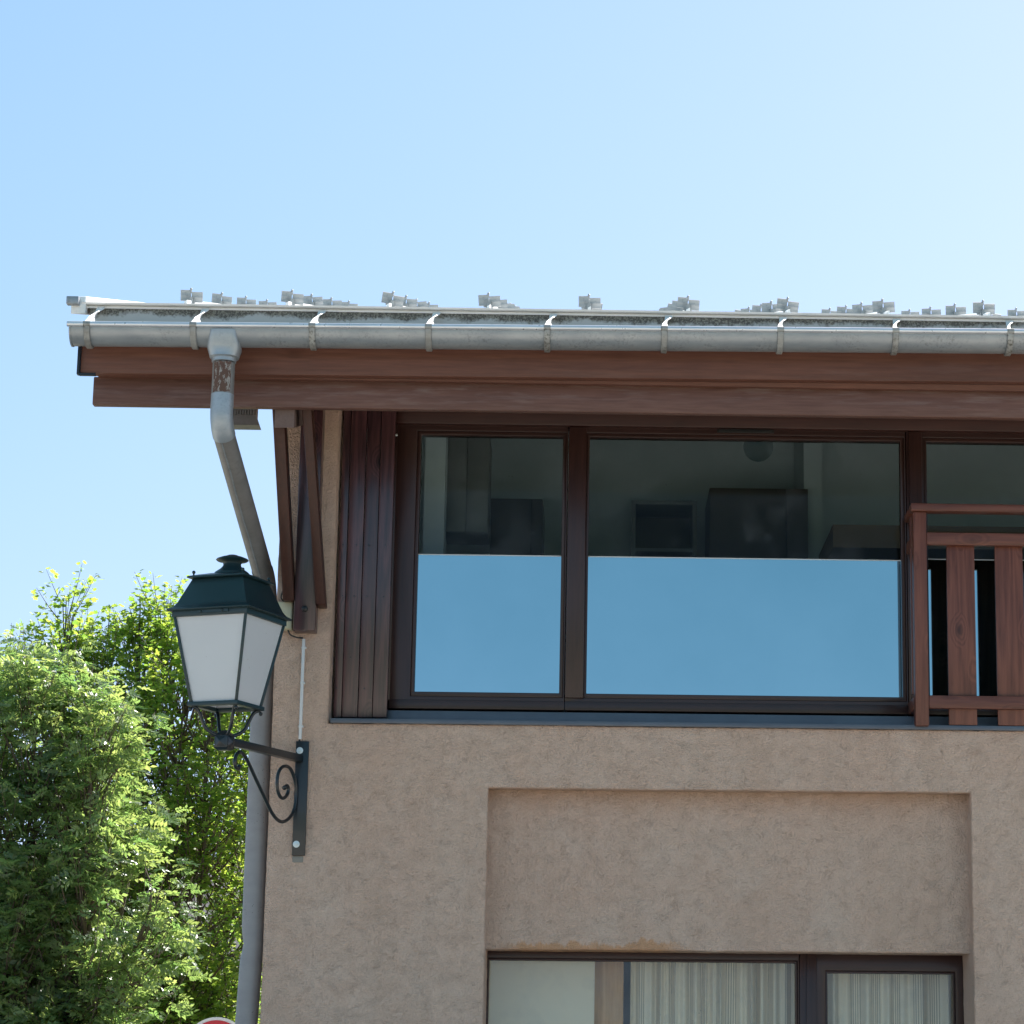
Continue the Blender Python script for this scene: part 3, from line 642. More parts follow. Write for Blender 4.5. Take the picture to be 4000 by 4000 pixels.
window(wx['r0']+1.703, XR-.35, wx['r0']+1.8, XR-.5, zFilm)
# cover slats over the joints
ms = MB().box(wx['m0'], wx['m1'], YW-.022, YW-.001, Z_(2250, 2728), Z_(2250, 1672)); ms.build('cover_slat', 'winframe', w2, bevel=.003)
MB().box(wx['n0']+.012, wx['n1']+.006, YW-.022, YW-.001, Z_(3570, 2745), Z_(3570, 1690)).build('cover_slat', 'winframe', w3, bevel=.003)
v_ = MB(); yv = YW-.045; x0, x1, z0, z1 = AX(2802, 1683, yv), AX(3024, 1683, yv), AZ(2912, 1690, yv), AZ(2912, 1677, yv)
v_.box(x0, x1, yv, YW-.036, z0, z1); [v_.box(x0+.01, x1-.01, yv-.003, yv, z0+(z1-z0)*a, z0+(z1-z0)*(a+.15)) for a in (.15, .45, .75)]
v_.build('trickle_vent', 'blackplastic', w2, bevel=.001)
# sill flashing: apron and projecting lip
zs1 = AZ(2600, 2787, .17)
sill = MB().box(XO+.012, XR-.3, .17, YW+.1, ZS+.004, zs1).build('sill', 'flash', house, bevel=.002)
MB().box(XO+.014, XR-.3, -.02, -.002, AZ(2600, 2838, -.02), AZ(2600, 2820, -.02)).build('sill_lip', 'flash', sill, bevel=.002)
MB().box(XO+.014, XR-.3, -.0015, .169, ZS+.002, AZ(2600, 2820, -.02)-.001).build('sill_plate', 'flash', sill)
# stacked boards of the folded shutter at the left
YS = .13; sh = None
ed = [1313, 1345, 1408, 1465, 1522]; edb = []
for i, (a, b) in enumerate(zip(ed, ed[1:])):
    mb = MB(); x0, x1 = AX(a, 2450, YS)+.0015, AX(b, 2450, YS)-.001
    mb.box(x0, x1, YS-.003*(i % 2)-(.006 if i == 3 else 0), YS+.03, AZ(1400, 2802, YS), ZT+.1)
    if sh is None:
        sh = mb.build('timber_shutter', 'board', house, bevel=.003)
    else: mb.build('board', 'board', sh, bevel=.003)
    for zz in (2130, 2330, 2570, 2690):
        if random.random() < .65:
            MB().lathe(((x0+x1)/2+random.uniform(-.01, .01), YS-.0095, AZ(1400, zz, YS)), [(.001, 0), (.004, .0), (.004, .002), (.001, .002)], 8, M3=Matrix.Rotation(pi/2, 3, 'X')).build('nail', 'blackplastic', sh)
xe = AX(1522, 2450, YS); MB().box(xe+.002, wx['fl']-.056, YW-.01, YW+.06, zFB, ZT+.1).build('frame_liner', 'winframe', house, bevel=.002)
MB().ball((AX(1549, 1700, YS), YS-.002, AZ(1549, 1700, YS)), .007).build('screw_eye', 'washer', sh)

# ---- balcony railing in front of the tall window
FY = -.06
rl = MB(); z1, z0 = AZ(3700, 1976, FY-.02), AZ(3700, 1996, FY-.02)
xp0, xp1 = AX(3572, 2400, FY), AX(3624, 2400, FY); xrr = xp0+1.9
zr0 = z0
railing = MB().box(xp0-.012, xrr+.02, FY-.02, FY+.06, z0, z1+.012).build('railing', 'railx', house, bevel=.004)
MB().box(xp0-.010, xp0+.05, FY+.061, YW-.024, z0-.0, z1+.01).build('top_rail_return', 'railx', railing, bevel=.004)
def P_(mb, n, m='rail'): return mb.build(n, m, railing, bevel=.005)
P_(MB().box(xp0, xp1, FY, FY+.07, AZ(3600, 2834, FY), zr0-.002), 'post')
P_(MB().box(xrr-.07, xrr, FY, FY+.07, AZ(3600, 2834, FY), zr0-.002), 'post')
P_(MB().box(xp0-.004, xp0+.035, FY+.10, FY+.13, AZ(3600, 2700, FY), zr0-.002), 'side_slat')
P_(MB().box(xp0-.002, xp0+.03, FY+.072, YW-.026, AZ(3600, 2125, FY), AZ(3600, 2080, FY)), 'side_rail')
P_(MB().box(xp0-.002, xp0+.03, FY+.072, YW-.026, AZ(3600, 2765, FY), AZ(3600, 2715, FY)), 'side_rail')
P_(MB().box(xp1+.001, xrr-.071, FY+.004, FY+.034, AZ(3800, 2129, FY), AZ(3800, 2080, FY)), 'middle_rail', 'railx')
P_(MB().box(xp1+.001, xrr-.071, FY+.004, FY+.034, AZ(3800, 2768, FY), AZ(3800, 2717, FY)), 'bottom_rail', 'railx')
ws = AX(3808, 2450, FY+.036)-AX(3699, 2450, FY+.036); x = AX(3702, 2450, FY+.036); stp = AX(3892, 2450, FY+.036)-AX(3702, 2450, FY+.036)
s0 = MB().box(x, x+ws, FY+.0355, FY+.058, AZ(3800, 2832, FY+.036), AZ(3800, 2115, FY+.036)).build('slat', 'rail', railing, bevel=.003)
for i in range(1, 7):
    s = s0.copy(); COL.objects.link(s); s.parent = railing; s.location.x = stp*i

# ---- lower windows
x0, x1 = RX0-.0, RX1
lz1 = RZ0; lY = YL
def lx(px): return AX(px, 3880, lY)
def lzp(py): return AZ(2600, py, lY)
LB = 1.10
def lowwin(a, b, pa, pb, ptop):
    zp = lzp(ptop)
    w_ = ring(lx(a), lx(b), LB, lz1+.02, lx(pa)-.012, lx(pb)+.012, LB+.08, zp+.012, lY, lY+.08, 'window', house)
    ring(lx(pa)-.0115, lx(pb)+.0115, LB+.0805, zp+.0115, lx(pa), lx(pb), LB+.092, zp, lY+.018, lY+.07, 'glazing_bead', w_, .002)
    MB().box(lx(pa)-.003, lx(pb)+.003, lY+.045, lY+.051, LB+.08, zp+.003).build('pane', 'glass_low', w_)
lowwin(1893, 3122, 1908, 3108, 3757); lowwin(3124, 3800, 3234, 3724, 3795)
MB().box(lx(3150), lx(3190), lY-.012, lY-.001, LB, lz1+.015).build('cover_slat', 'winframe', house, bevel=.003)
MB().box(RX0+.01, RX1-.01, -.04, YL+.06, 1.05+.004, LB-.004).build('window_sill', 'flash', house, bevel=.003)

# ---- rooms behind the glass
rm = MB(); yb_ = 3.0; zf = 3.02; xa, xb = XC+.35, XR-.4
MB().box(xa-.1, xb, .52, yb_+.1, zf-.15, zf).build('upper_floor', 'roomfloor', house)
MB().box(xa, xb, yb_, yb_+.1, zf+.001, roofz(yb_)-.16).build('room_wall', 'plaster', house)
MB().hexa([(xa-.1,.5,zf),(xa-.1,yb_,zf),(xa-.1,yb_,roofz(yb_)-.16),(xa-.1,.5,roofz(.5)-.16)], [(xa-.002,.5,zf),(xa-.002,yb_,zf),(xa-.002,yb_,roofz(yb_)-.16),(xa-.002,.5,roofz(.5)-.16)]).build('room_wall', 'plaster', house)
slab(xa, xb, YW+.1, yb_+.1, .155, .19).build('room_ceiling', 'plaster', house)
MB().box(xb+.002, xb+.1, .52, yb_+.1, zf, roofz(.52)-.2).build('room_wall', 'plaster', house)
MB().box(AX(3140, 2000, 2.3), AX(3210, 2000, 2.3), 2.3, 2.99, zf+.002, roofz(2.3)-.2).build('pillar', 'plaster', house)
MB().box(AX(1655, 2000, .9), AX(1735, 2000, .9), .9, 1.1, zf+.002, roofz(.9)-.2).build('pillar', 'plaster', house)
slab(AX(3212, 2000, 2.3)+.01, xb-.05, .9, 2.95, .3, .33)
MB().box(AX(3215, 2000, 2.0), xb-.1, 1.4, 2.9, AZ(3400, 2140, 1.4), AZ(3400, 2140, 1.4)+.13).build('dropped_ceiling', 'ceilwood', house)
# furniture
def furn(name, label, cat, px0, px1, pt, Y, D, mat, parts):
    x0, x1 = AX(px0, 2050, Y), AX(px1, 2050, Y); zt = AZ((px0+px1)/2, pt, Y)
    t = thing(name, label, cat, ((x0+x1)/2, Y+D/2, zf)); parts(t, x0, x1, zt, Y, D, mat); return t
def wardrobe(t, x0, x1, zt, Y, D, mat):
    MB().box(x0, x1, Y+.022, Y+D, zf+.002, zt).build('carcass', mat, t, bevel=.003)
    xm = x0+(x1-x0)*.775
    for a, b in ((x0, xm-.003), (xm+.003, x1)): MB().box(a+.002, b-.002, Y, Y+.02, zf+.08, zt-.004).build('door', mat, t, bevel=.002)
    MB().box(xm-.04, xm-.03, Y-.03, Y-.002, 4.0, 4.2).build('handle', 'washer', t)
furn('wardrobe', 'tall taupe wardrobe with two doors behind the wide upper window', 'wardrobe', 2772, 3158, 1905, 2.2, .6, 'cabdark', wardrobe)
def shelves(t, x0, x1, zt, Y, D, mat):
    MB().box(x0, x0+.025, Y, Y+D, zf+.002, zt).box(x1-.025, x1, Y, Y+D, zf+.002, zt).box(x0+.0255, x1-.0255, Y, Y+D, zt-.025, zt).build('frame', mat, t, bevel=.002)
    MB().box(x0+.026, x1-.026, Y+D-.012, Y+D-.002, zf+.03, zt-.026).build('back_panel', 'cabdark', t)
    for k in range(1, 7):
        z = zt-.02-k*.29
        if z > zf+.05: MB().box(x0+.026, x1-.026, Y+.003, Y+D-.014, z, z+.02).build('shelf', mat, t)
furn('shelf_unit', 'open grey shelf unit against the room wall, left of the wardrobe', 'shelves', 2466, 2722, 1955, 2.4, .38, 'cabinet', shelves)
def wallcab(t, x0, x1, zt, Y, D, mat):
    z0 = AZ(1800, 2080, Y); MB().box(x0, x1, Y+.02, Y+D, z0, zt).build('carcass', mat, t, bevel=.003)
    for a, b in ((x0, (x0+x1)/2-.002), ((x0+x1)/2+.002, x1)): MB().box(a, b, Y, Y+.018, z0+.003, zt-.002).build('door', mat, t, bevel=.002)
furn('kitchen_cabinet', 'grey wall cabinet high behind the narrow upper window', 'cabinet', 1735, 1905, 1700, 1.6, .35, 'cabinet', wallcab)
furn('tall_cabinet', 'dark tall cupboard with plain doors behind the narrow upper window', 'cupboard', 1915, 2120, 1945, 2.3, .6, 'cabdark', wardrobe)
pc = at(2962, 1745, 1.5); pl = thing('pendant_lamp', 'clear glass globe lamp hanging inside the wide upper window', 'lamp', pc-Vector((0, 0, .09)))
mglobe = mk_glass('globe_glass', (.6, .68, .7, 1))
MB().lathe(pc, [(max(.085*sin(pi*i/14), .001), -.085*cos(pi*i/14)) for i in range(15)], 28).build('globe', mglobe, pl, smooth='all')
MB().box(pc.x-.022, pc.x+.022, pc.y-.022, pc.y+.022, pc.z+.03, pc.z+.06).build('lamp_holder', 'blackplastic', pl, bevel=.004)
MB().tube([pc+Vector((0, 0, .06)), Vector((pc.x, pc.y, roofz(pc.y)-.2))], .004, 8).build('cord', 'blackplastic', pl)
sx, sy = AX(3405, 2059, 1.75), 1.75; zc = AZ(3400, 2140, 1.4)
tag(MB().lathe((sx, sy, zc-.006), [(.022, 0), (.045, 0), (.045, .004), (.022, .004), (.022, 0)], 20).build('ceiling_spotlight', 'brass', loc=(sx, sy, zc)), 'small round spotlight ring set in the warm dropped ceiling', 'spotlight')
# lower room
MB().box(xa, xb, 2.5, 2.6, .1, 2.9).build('room_wall', 'plaster', house)
MB().box(xa, xb, .52, 2.6, 2.72, 2.8).build('room_ceiling', 'plaster', house)
MB().box(xa, xb, .52, 2.6, .1, .16).build('lower_floor', 'roomfloor', house)
MB().box(AX(2320, 3850, .62), AX(2436, 3850, .62), .62, .74, .17, 2.71).build('interior_post', 'pine', house, bevel=.004)
ztop = 2.5
def cloth(name, label, cat, px0, px1, Y, mat, amp, folds, seed):
    x0, x1 = AX(px0, 3900, Y), AX(px1, 3900, Y); N = int((x1-x0)/.004); rr = []; rnd = random.Random(seed); ph = [rnd.uniform(0, 6) for _ in range(5)]
    rows = [ztop-.05*k for k in range(28)]
    mb = MB(); L = []
    for z in rows:
        row = []
        for i in range(N+1):
            u = i/N; sw = .03*sin(u*7+ph[3]+z*1.2)*(ztop-z)*.4
            uu = u+.012*sin(u*23+ph[0])+sw*.25
            y = Y+amp*sin((uu+.035*sin(u*13+ph[2])+.02*sin(u*31+ph[0]))*folds*2*pi+ph[1])*(.7+.45*sin(u*9+ph[2]))+amp*.3*sin(uu*folds*4.7*pi+ph[4])
            row.append(Vector((x0+(x1-x0)*(u+sw*.6*(1-abs(2*u-1))), y, z)))
        L.append(row)
    mb.loft(L, False, False)
    o = mb.build(name, mat, None, loc=((x0+x1)/2, Y, rows[-1]), smooth='all')
    # cloth coordinate: arc length along the fold, so the stripes stay on the cloth
    lay = o.data.uv_layers.new(name='UVMap'); cum = []
    for row in L:
        c = [0]
        for a, b in zip(row, row[1:]): c.append(c[-1]+(b-a).length)
        cum.append(c)
    for lp in o.data.loops:
        k = lp.vertex_index; lay.data[lp.index].uv = (cum[k//(N+1)][k % (N+1)], (k//(N+1))/30)
    return tag(o, label, cat, None)
cloth('curtain', 'striped cotton curtain in the wide lower window, beside the pale wooden post', 'curtain', 2462, 3125, .58, 'curtain', .045, 8, 3)
cloth('curtain', 'striped cotton curtain in the narrower lower window at the right', 'curtain', 3215, 3750, .56, 'curtain', .032, 5, 9)
cloth('roller_blind', 'plain pale blind in the left end of the lower window', 'blind', 1880, 2322, .50, 'blind', .001, 1, 5)

# ------------------------------------------------------------------ wall lantern on its iron bracket
YP = -.014
plx = AX(1165, 3100, YP); node = at(877, 2893, -.70)
arm0 = Vector((plx, 0, node.z)); adir = Vector((node.x-plx, node.y, 0)); alen = adir.length; adir.normalize()
asid = Vector((-adir.y, adir.x, 0))         # sideways
psi = math.atan2(-adir.x, -adir.y)          # how far the arm is turned to the left
ln = thing('wall_lantern', 'dark green four-sided lantern with opal panes on a scrolled iron wall bracket', 'lantern', (plx, 0, AZ(1160, 3340, 0)))
RL = Matrix.Rotation(-psi, 3, 'Z')
def Lp(x, y, z): return Vector((node.x, node.y, 0))+RL @ Vector((x, y, 0))+Vector((0, 0, z))
def sq(h, z, hy=None): hy = hy or h; return [Lp(-h, -hy, z), Lp(h, -hy, z), Lp(h, hy, z), Lp(-h, hy, z)]
nY = node.y
def LZ(py, px=890): return AZ(px, py, nY)
zN0, zN1 = LZ(2925), LZ(2872); zb0, zb1 = LZ(2768), LZ(2752); zg1 = LZ(2425); zr0_, zr1 = LZ(2402), LZ(2275); zk = LZ(2169)
hb, ht, hr, hf = .118, .188, .132, .214
plate = MB().box(AX(1149, 3100, YP), AX(1200, 3100, YP)-.0, -.016, .001, AZ(1165, 3342, YP), AZ(1165, 2895, YP)).build('wall_plate', 'iron', ln, bevel=.002)
for py in (2932, 3298):
    c = Vector((plx+.0, -.0165, AZ(1165, py, YP)))
    MB().lathe(c, [(.001, 0), (.0165, 0), (.0165, .0025), (.008, .003), (.008, .009), (.005, .009), (.005, .016), (.001, .016)], 18, M3=Matrix.Rotation(pi/2, 3, 'X')).build('bolt', 'washer', plate, smooth=True)
mt = AZ(1160, 3342, YP)
# arm, node block with pyramid studs
am = MB(); a0 = Vector((plx, -.012, node.z)); a1 = node-adir*.0
for s_ in (0,): am.hexa([a0+asid*.02+Vector((0,0,.017)), a0-asid*.02+Vector((0,0,.017)), a0-asid*.02-Vector((0,0,.017)), a0+asid*.02-Vector((0,0,.017))], [a1+asid*.02+Vector((0,0,.017)), a1-asid*.02+Vector((0,0,.017)), a1-asid*.02-Vector((0,0,.017)), a1+asid*.02-Vector((0,0,.017))])
am.build('arm', 'iron', ln, bevel=.002)
nb = MB(); h = .034; zc_ = (zN0+zN1)/2
nb.hexa(sq(h, zN0), sq(h, zN1)); nb.hexa(sq(h*.7, zN0-.008), sq(h+.004, zN0+.004)); nb.hexa(sq(h+.004, zN1-.003), sq(h*.35, zN1+.022))
for (dx_, dy_) in ((0, -1), (1, 0), (0, 1), (-1, 0)):
    a = .026; base = [Lp(dx_*h+dy_*s1*a, dy_*h+dx_*s1*a, zc_+s2*a*.9) for s1, s2 in ((-1, -1), (1, -1), (1, 1), (-1, 1))]
    tip = Lp(dx_*(h+.013), dy_*(h+.013), zc_); nb.add(base+[tip], [(0,1,4),(1,2,4),(2,3,4),(3,0,4)])
nb.build('socket_block', 'iron', ln, bevel=.0015)
# scroll under the arm, measured in the arm's own vertical plane
pn = asid
def sc(px, py): return atp(px, py, arm0, pn)
big = [(1118,3115),(1118,3083),(1108,3068),(1110,3085) ]
pts_ = [(1110,3078),(1122,3070),(1126,3088),(1119,3108),(1105,3118),(1092,3108),(1083,3078),(1084,3035),(1094,3006),(1112,2993),(1133,3002),(1150,3040),(1157,3085),(1155,3130),(1146,3170),(1128,3197),(1105,3210),(1085,3203),(1062,3175),(1040,3130),(1000,3045),(968,2975),(952,2948),(938,2938),(925,2946),(917,2970),(919,2992),(929,3002),(936,2994)]
sp = bez([sc(*p) for p in pts_], 6)
rd = [.0085]*len(sp)
for i in range(7): rd[i] = .012-.0005*i; rd[-1-i] = .012-.0005*i
MB().tube(sp, rd, 10).build('scroll', 'iron', ln, smooth='all')
# cradle arms
for (sx_, sy_) in ((-1, -1), (1, -1), (1, 1), (-1, 1)):
    pp = [Lp(sx_*.02, sy_*.02, zN1-.004), Lp(sx_*.045, sy_*.045, zN1+.008), Lp(sx_*.068, sy_*.068, zN1+.035), Lp(sx_*.085, sy_*.085, zb0-.035), Lp(sx_*.098, sy_*.098, zb0-.008), Lp(sx_*.115, sy_*.115, zb0+.002)]
    MB().tube(bez(pp, 5), .0085, 8).build('cradle_arm', 'iron', ln, smooth='all')
    MB().ball(Lp(sx_*.118, sy_*.118, zb0-.014), .0095).build('finial', 'iron', ln, smooth='all')
# bottom ring
def ringframe(mb, h, w_, z0, z1):
    for q in range(4):
        a, b = [(-1, -1), (1, -1), (1, 1), (-1, 1)][q], [(1, -1), (1, 1), (-1, 1), (-1, -1)][q]
        i0, i1 = h-w_, h
        mb.hexa([Lp(a[0]*i1, a[1]*i1, z0), Lp(b[0]*i1, b[1]*i1, z0), Lp(b[0]*i1, b[1]*i1, z1), Lp(a[0]*i1, a[1]*i1, z1)],
                [Lp(a[0]*i0, a[1]*i0, z0), Lp(b[0]*i0, b[1]*i0, z0), Lp(b[0]*i0, b[1]*i0, z1), Lp(a[0]*i0, a[1]*i0, z1)])
fr = MB(); ringframe(fr, hb+.012, .03, zb0, zb1)
ringframe(fr, ht+.006, .02, zg1-.004, zr0_+.004)
for (sx_, sy_) in ((-1, -1), (1, -1), (1, 1), (-1, 1)):
    p, q = Lp(sx_*(hb-.002), sy_*(hb-.002), zb1-.003), Lp(sx_*(ht-.002), sy_*(ht-.002), zg1+.01)
    fr.tube([p, q], .0095, 4, sq=True)
fr.build('frame', 'lantern', ln, bevel=.0015)
for q in range(4):
    a, b = [(-1, -1), (1, -1), (1, 1), (-1, 1)][q], [(1, -1), (1, 1), (-1, 1), (-1, -1)][q]
    def gp(c, h, z): return Lp(c[0]*h, c[1]*h, z)
    i = .006
    MB().hexa([gp(a, hb-i, zb1-.006), gp(b, hb-i, zb1-.006), gp(b, ht-i, zg1), gp(a, ht-i, zg1)], [gp(a, hb-i-.004, zb1-.006), gp(b, hb-i-.004, zb1-.006), gp(b, ht-i-.004, zg1), gp(a, ht-i-.004, zg1)]).build('glass_pane', 'opal', ln)
# hood
hd = MB(); flat = lambda h, z: sq(h, z)
hd.loft([flat(hf-.006, zr0_-.006), flat(hf, zr0_-.001), flat(hf-.002, zr0_+.003), flat(ht+.004, zr0_+.016), flat(ht-.008, zr0_+.034), flat(hr+.004, zr1-.01), flat(hr, zr1)], True)
hd.build('hood', 'lantern', ln, bevel=.002)
ht_ = MB().loft([flat(hr+.0, zr1+.001), flat(hr+.02, zr1+.004), flat(hr+.018, zr1+.012), flat(hr-.02, zr1+.024), flat(.07, zr1+.036)], True); ht_.build('hood_top', 'lantern', ln, bevel=.002)
for (sx_, sy_) in ((-1, -1), (1, -1), (1, 1), (-1, 1)):
    MB().ball(Lp(sx_*(hr-.004), sy_*(hr-.004), zr1+.032), .0085).lathe(Lp(sx_*(hr-.004), sy_*(hr-.004), zr1+.01), [(.004, 0), (.004, .018)], 8).build('finial', 'lantern', ln, smooth='all')
cz = Lp(0, 0, zr1+.034); H = zk-(zr1+.034)
MB().lathe(cz, [(.09, -.012), (.088, 0), (.078, .012), (.055, H*.3), (.043, H*.44), (.041, H*.55), (.046, H*.64), (.07, H*.7), (.076, H*.75), (.073, H*.8), (.05, H*.9), (.03, H*.96), (.022, H*1.0), (.001, H)], 32).build('chimney_cap', 'lantern', ln, smooth=True)
dl = MB(); zdl = (zg1+zr0_)/2
dl.hexa([Lp(-.06, -ht-.012, zdl-.007), Lp(.1, -ht-.012, zdl-.007), Lp(.1, -ht-.012, zdl+.007), Lp(-.06, -ht-.012, zdl+.007)], [Lp(-.06, -ht-.004, zdl-.007), Lp(.1, -ht-.004, zdl-.007), Lp(.1, -ht-.004, zdl+.007), Lp(-.06, -ht-.004, zdl+.007)]); dl.ball(Lp(-.04, -ht-.014, zdl), .006); dl.ball(Lp(.07, -ht-.014, zdl), .006)
dl.build('latch', 'lantern', ln)
kk = MB(); zbm = AZ(1165, 3342, YP)
kk.box(AX(1149, 3100, YP)+.002, AX(1196, 3100, YP)-.004, -.004, .004, zbm-.032, zbm-.001)
kk.build('mortar_patch', 'mortar', house, bevel=.003)

# junction box, conduit and cable on the pier
jb = thing('junction_box', 'cream plastic junction box on the pier beside the brace foot', 'junction box', (AX(1110, 2450, -.05), 0, AZ(1110, 2462, -.05)))
x0, x1, z0, z1 = AX(1082, 2400, -.06), AX(1142, 2400, -.06), AZ(1110, 2458, -.06), AZ(1110, 2350, -.06)
MB().box(x0, x1, -.06, -.002, z0, z1).box(x0-.012, x0-.0005, -.05, -.012, z0+.03, z1-.02).build('housing', 'box', jb, bevel=.004)
MB().box(x0+.003, x1-.003, -.066, -.0605, z0+.003, z1-.003).build('lid', 'box', jb, bevel=.003)
MB().tube(bez([at(1125, 2462, -.03), at(1135, 2480, -.04), at(1160, 2490, -.03), at(1183, 2492, -.012)], 6), .004, 8).tube(bez([at(1112, 2352, -.03), at(1098, 2335, -.04), at(1105, 2308, -.05), at(1108, 2300, -.03)], 6), .004, 8).build('cable', 'cable', jb, smooth='all')
cx0 = AX(1179, 2700, -.012); zc0, zc1 = AZ(1172, 2888, -.012), AZ(1185, 2495, -.012)
cn = thing('cable_conduit', 'thin white cable conduit running down the pier to the lantern bracket', 'conduit', (cx0, 0, zc0))
MB().box(cx0-.0075, cx0+.0075, -.016, .0, zc0, zc1).build('channel', 'conduit', cn, bevel=.003)
for py in (2530, 2668, 2838): z = AZ(1180, py, -.012); MB().box(cx0-.0095, cx0+.014, -.0175, -.0, z-.005, z+.005).build('clip', 'conduit', cn, bevel=.002)
MB().tube([(cx0-.002, -.01, zc0+.002), (cx0-.003, -.01, zc0-.012)], .0045, 8).build('cable_end', 'cable', cn)

# ------------------------------------------------------------------ round road sign
SY = 11.; c = at(842, 3975+127, SY); r = (at(842+127, 4102, SY)-c).length
sg = thing('road_sign', 'round red road sign with a white rim, in front of the trees', 'road sign', (c.x, SY+.03, .13))
RX = Matrix.Rotation(pi/2, 3, 'X')
MB().lathe((c.x, SY, c.z), [(.001, -.02), (r*.985, -.02), (r, -.012), (r, .0), (r*.93, .002), (r*.925, .0), (.001, .0)], 64, M3=RX).build('plate', 'white', sg, smooth=True)
MB().lathe((c.x, SY-.003, c.z), [(.001, 0), (r*.905, 0), (r*.905, .002), (.001, .002)], 64, M3=RX).build('red_face', 'red', sg)
MB().box(c.x-r*.66, c.x+r*.66, SY-.009, SY-.0055, c.z-r*.15, c.z+r*.15).build('white_bar', 'white', sg)
MB().tube([(c.x, SY+.055, .13), (c.x, SY+.055, c.z+r*.7)], .03, 16).build('pole', 'post', sg, smooth=True)

# ------------------------------------------------------------------ trees
def frame_(d, roll):
    d = d.normalized(); u = d.cross(Vector((0, 0, 1)))
    if u.length < .05: u = Vector((1, 0, 0))
    u.normalize(); n = u.cross(d); return d, (u*cos(roll)+n*sin(roll)), (n*cos(roll)-u*sin(roll))
MAPLE = []
for a, r_ in ((180, .12), (215, .42), (232, .3), (262, .62), (285, .4), (300, .62), (322, .88), (342, .6), (0, 1.05), (18, .6), (38, .88), (60, .62), (75, .4), (98, .62), (128, .3), (145, .42)):
    MAPLE.append((r_*cos(radians(a)), r_*sin(radians(a))))
class Leaves:
    def __init__(s): s.mb = MB(); s.t = []
    def maple(s, p, d, L, rnd):
        d, u, n = frame_(d, rnd.gauss(0, .6)); k = len(s.mb.v); c = p+d*(.35*L); t = rnd.random()
        s.mb.v.append(tuple(c-n*.04*L))
        curl = rnd.uniform(.05, .3)
        for (a, b) in MAPLE:
            s.mb.v.append(tuple(c+d*(a*L*.62)+u*(b*L*.62)+n*(-(a*a+b*b)*curl*L*.5+.1*L*abs(b))))
        m = len(MAPLE)
        for i in range(m): s.mb.f.append((k, k+1+i, k+1+(i+1) % m)); s.t.append(t)
    def ash(s, p, d, L, rnd):
        d, u, n = frame_(d, rnd.gauss(0, .9)); t = rnd.random(); np_ = 5; droop = rnd.uniform(.1, .5)
        for i in range(np_+1):
            f = .25+.75*i/np_; c = p+d*(L*f)-Vector((0, 0, 1))*(droop*L*f*f)
            for sd_ in ((1, -1) if i < np_ else (0,)):
                ld = (d*.55+u*sd_*.9-n*.15 if sd_ else d-n*.2); ld = (ld+Vector((rnd.gauss(0, .2), rnd.gauss(0, .2), rnd.gauss(0, .2)))).normalized(); ll = L*.34; wv = ld.cross(n).normalized()*ll*.25; k = len(s.mb.v)
                e_ = c+ld*ll-n*ll*.12; m1 = c+ld*ll*.45
                s.mb.v += [tuple(c), tuple(m1+wv), tuple(e_), tuple(m1-wv)]; s.mb.f += [(k, k+1, k+2, k+3)]; s.t.append(min(1, max(0, t+rnd.gauss(0, .1))))
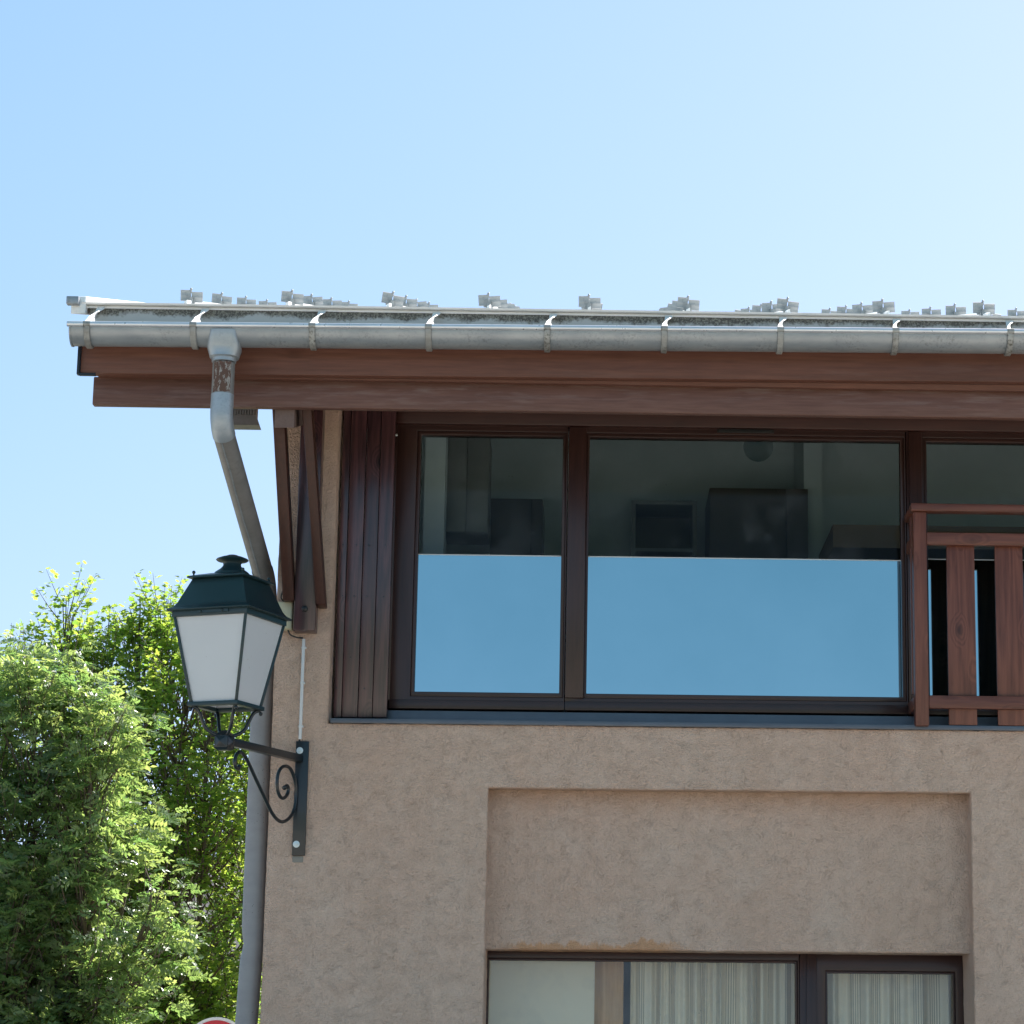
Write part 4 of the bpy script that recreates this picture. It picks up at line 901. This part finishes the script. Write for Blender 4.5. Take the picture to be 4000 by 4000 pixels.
def tree(name, label, base, cols, kind_, seed, mat, dens):
    rnd = random.Random(seed); base = Vector(base); t = thing(name, label, 'tree', base); wood = MB(); lf = Leaves()
    trunk_top = 2.6; wood.tube([base, base+Vector((.03, 0, 1.2)), base+Vector((0, .02, trunk_top))], [.17, .13, .1], 12)
    def put(p, d, k=1.):
        if kind_ == 'maple': lf.maple(p, d, rnd.uniform(.065, .125)*k, rnd)
        else: lf.ash(p, d, rnd.uniform(.15, .25)*k, rnd)
    def twig(p, d, L, n, tip=1., spread=.16):
        q = p+d*L; mid = (p+q)/2-Vector((0, 0, .03*L)); pp = bez([p, mid, q], 4); wood.tube(pp, [.0065*(1-.7*k/(len(pp)-1)) for k in range(len(pp))], 4)
        for j in range(n):
            f = (j+rnd.random())/n; c = p.lerp(q, f); a = rnd.uniform(0, 2*pi); side = Vector((cos(a), sin(a), rnd.uniform(-.3, .6)))
            c2 = c+side*rnd.uniform(.01, spread)*(1.2-.9*f); put(c2, (side+d*.5-Vector((0, 0, .35))).normalized(), tip*(1.1-.35*f))
    for (cx_, cy_, zt, r, z0_) in cols:              # each upright stem carries its own flame-shaped mass
        lean = Vector((rnd.uniform(-.1, .1), rnd.uniform(-.1, .1), 0))
        stem = [Vector((base.x, base.y, rnd.uniform(.9, 2.0))), Vector((base.x+(cx_-base.x)*.55, base.y+(cy_-base.y)*.55, z0_+.9)), Vector((cx_, cy_, z0_+2.0)), Vector((cx_, cy_, (z0_+2+zt)/2))+lean, Vector((cx_, cy_, zt-.15))]
        if zt < z0_+2.6: stem = [stem[0], Vector((base.x+(cx_-base.x)*.6, base.y+(cy_-base.y)*.6, z0_+.4)), Vector((cx_, cy_, zt-.2))]
        sp_ = bez(stem, 6); wood.tube(sp_, [.036*(1-.85*k/(len(sp_)-1)) for k in range(len(sp_))], 7)
        twig(sp_[-1]-Vector((0, 0, .55)), Vector((rnd.gauss(0, .04), rnd.gauss(0, .04), 1)).normalized(), .68, 34 if kind_ == 'maple' else 15, .9, .13)
        n = int(dens*r*(zt-z0_)*14)
        for i in range(n):
            z = z0_+(zt-z0_-.25)*rnd.random(); wz = r*min(1., ((zt-z)/1.5)**.75); a = rnd.uniform(0, 2*pi) if rnd.random() < .55 else -pi/2+rnd.gauss(0, .9)
            rr_ = wz*math.sqrt(rnd.uniform(.1, 1)); c = Vector((cx_+rr_*cos(a), cy_+rr_*sin(a), z))
            if noise.noise(c*1.5+Vector((seed, 0, 0)))+.5*noise.noise(c*3.3) < -.12: continue    # gaps between the branch masses
            k = min(range(len(sp_)), key=lambda q: (sp_[q]-c+Vector((0, 0, .5))).length_squared); near = sp_[k]
            if (near-c).length < 1.3: wood.tube([near, near.lerp(c, .55)+Vector((0, 0, -.06)), c], [.011, .008, .006], 5)
            d = Vector((cos(a)*.5, sin(a)*.5, rnd.uniform(.5, 1.3))).normalized()
            twig(c, d, rnd.uniform(.25, .5)*(1.25 if z > zt-1.2 else 1), 24 if kind_ == 'maple' else 9)
    wood.build('trunk', 'bark', t, smooth='all')
    lf.mb.build('crown', mat, t, tone=lf.t)
    return t
def columns(Y, lst, seed):
    rnd = random.Random(seed); out = []
    for px, py, r, z0_ in lst:
        y = Y+rnd.uniform(-.7, .7); p = at(px, py, y); out.append((p.x, y, p.z, r, z0_))
    return out
MY, AYY = 16.5, 13.5
mx = AX(700, 3000, MY); ax_ = AX(150, 3000, AYY)
tree('maple_tree', 'bright green maple with broad lobed leaves beside the downpipe, right of the ash', (mx, MY, 0),
     columns(MY, [(262, 2285, .42, 1.6), (350, 2440, .4, 1.5), (430, 2365, .42, 1.5), (550, 2385, .5, 1.2), (655, 2290, .48, 1.1), (745, 2400, .5, 1.1), (830, 2430, .55, 1.0), (930, 2480, .55, 1.0), (1040, 2600, .6, 1.0), (600, 2640, .6, 1.0), (870, 2800, .6, .9)], 3), 'maple', 5, 'maple', 5.6)
tree('ash_tree', 'grey-green ash tree with feathery pinnate leaves at the far left, left of the maple', (ax_, AYY, 0),
     columns(AYY, [(-130, 2600, .5, 1.2), (-20, 2620, .42, 1.2), (40, 2535, .42, 1.1), (130, 2560, .45, 1.1), (215, 2500, .45, 1.1), (310, 2570, .45, 1.0), (400, 2720, .45, 1.0), (480, 3080, .5, .9), (570, 3330, .45, .9), (180, 2900, .6, .9), (330, 3250, .6, .9), (20, 3000, .6, .9)], 7), 'ash', 8, 'ash', 4.8)
# house far behind the trees, glimpsed through the leaves
fh = thing('distant_house', 'pale house with a dark roof behind the trees', 'house', (-11, 44, 0))
MB().box(-18, -6, 40, 48, 0, 3.4).build('wall', 'farwall', fh)
MB().hexa([(-18.6,39.4,3.3),(-18.6,48.6,3.3),(-18.6,44,6.0)], [(-5.4,39.4,3.3),(-5.4,48.6,3.3),(-5.4,44,6.0)]).build('roof', 'tile', fh)
for k in range(4): MB().box(-17+k*2.9, -15.9+k*2.9, 39.94, 39.999, 1.2, 2.5).build('window', 'blackplastic', fh)
print('cam foot px check', XC, XV, EZ, ZS, RZ0, psi, alen)
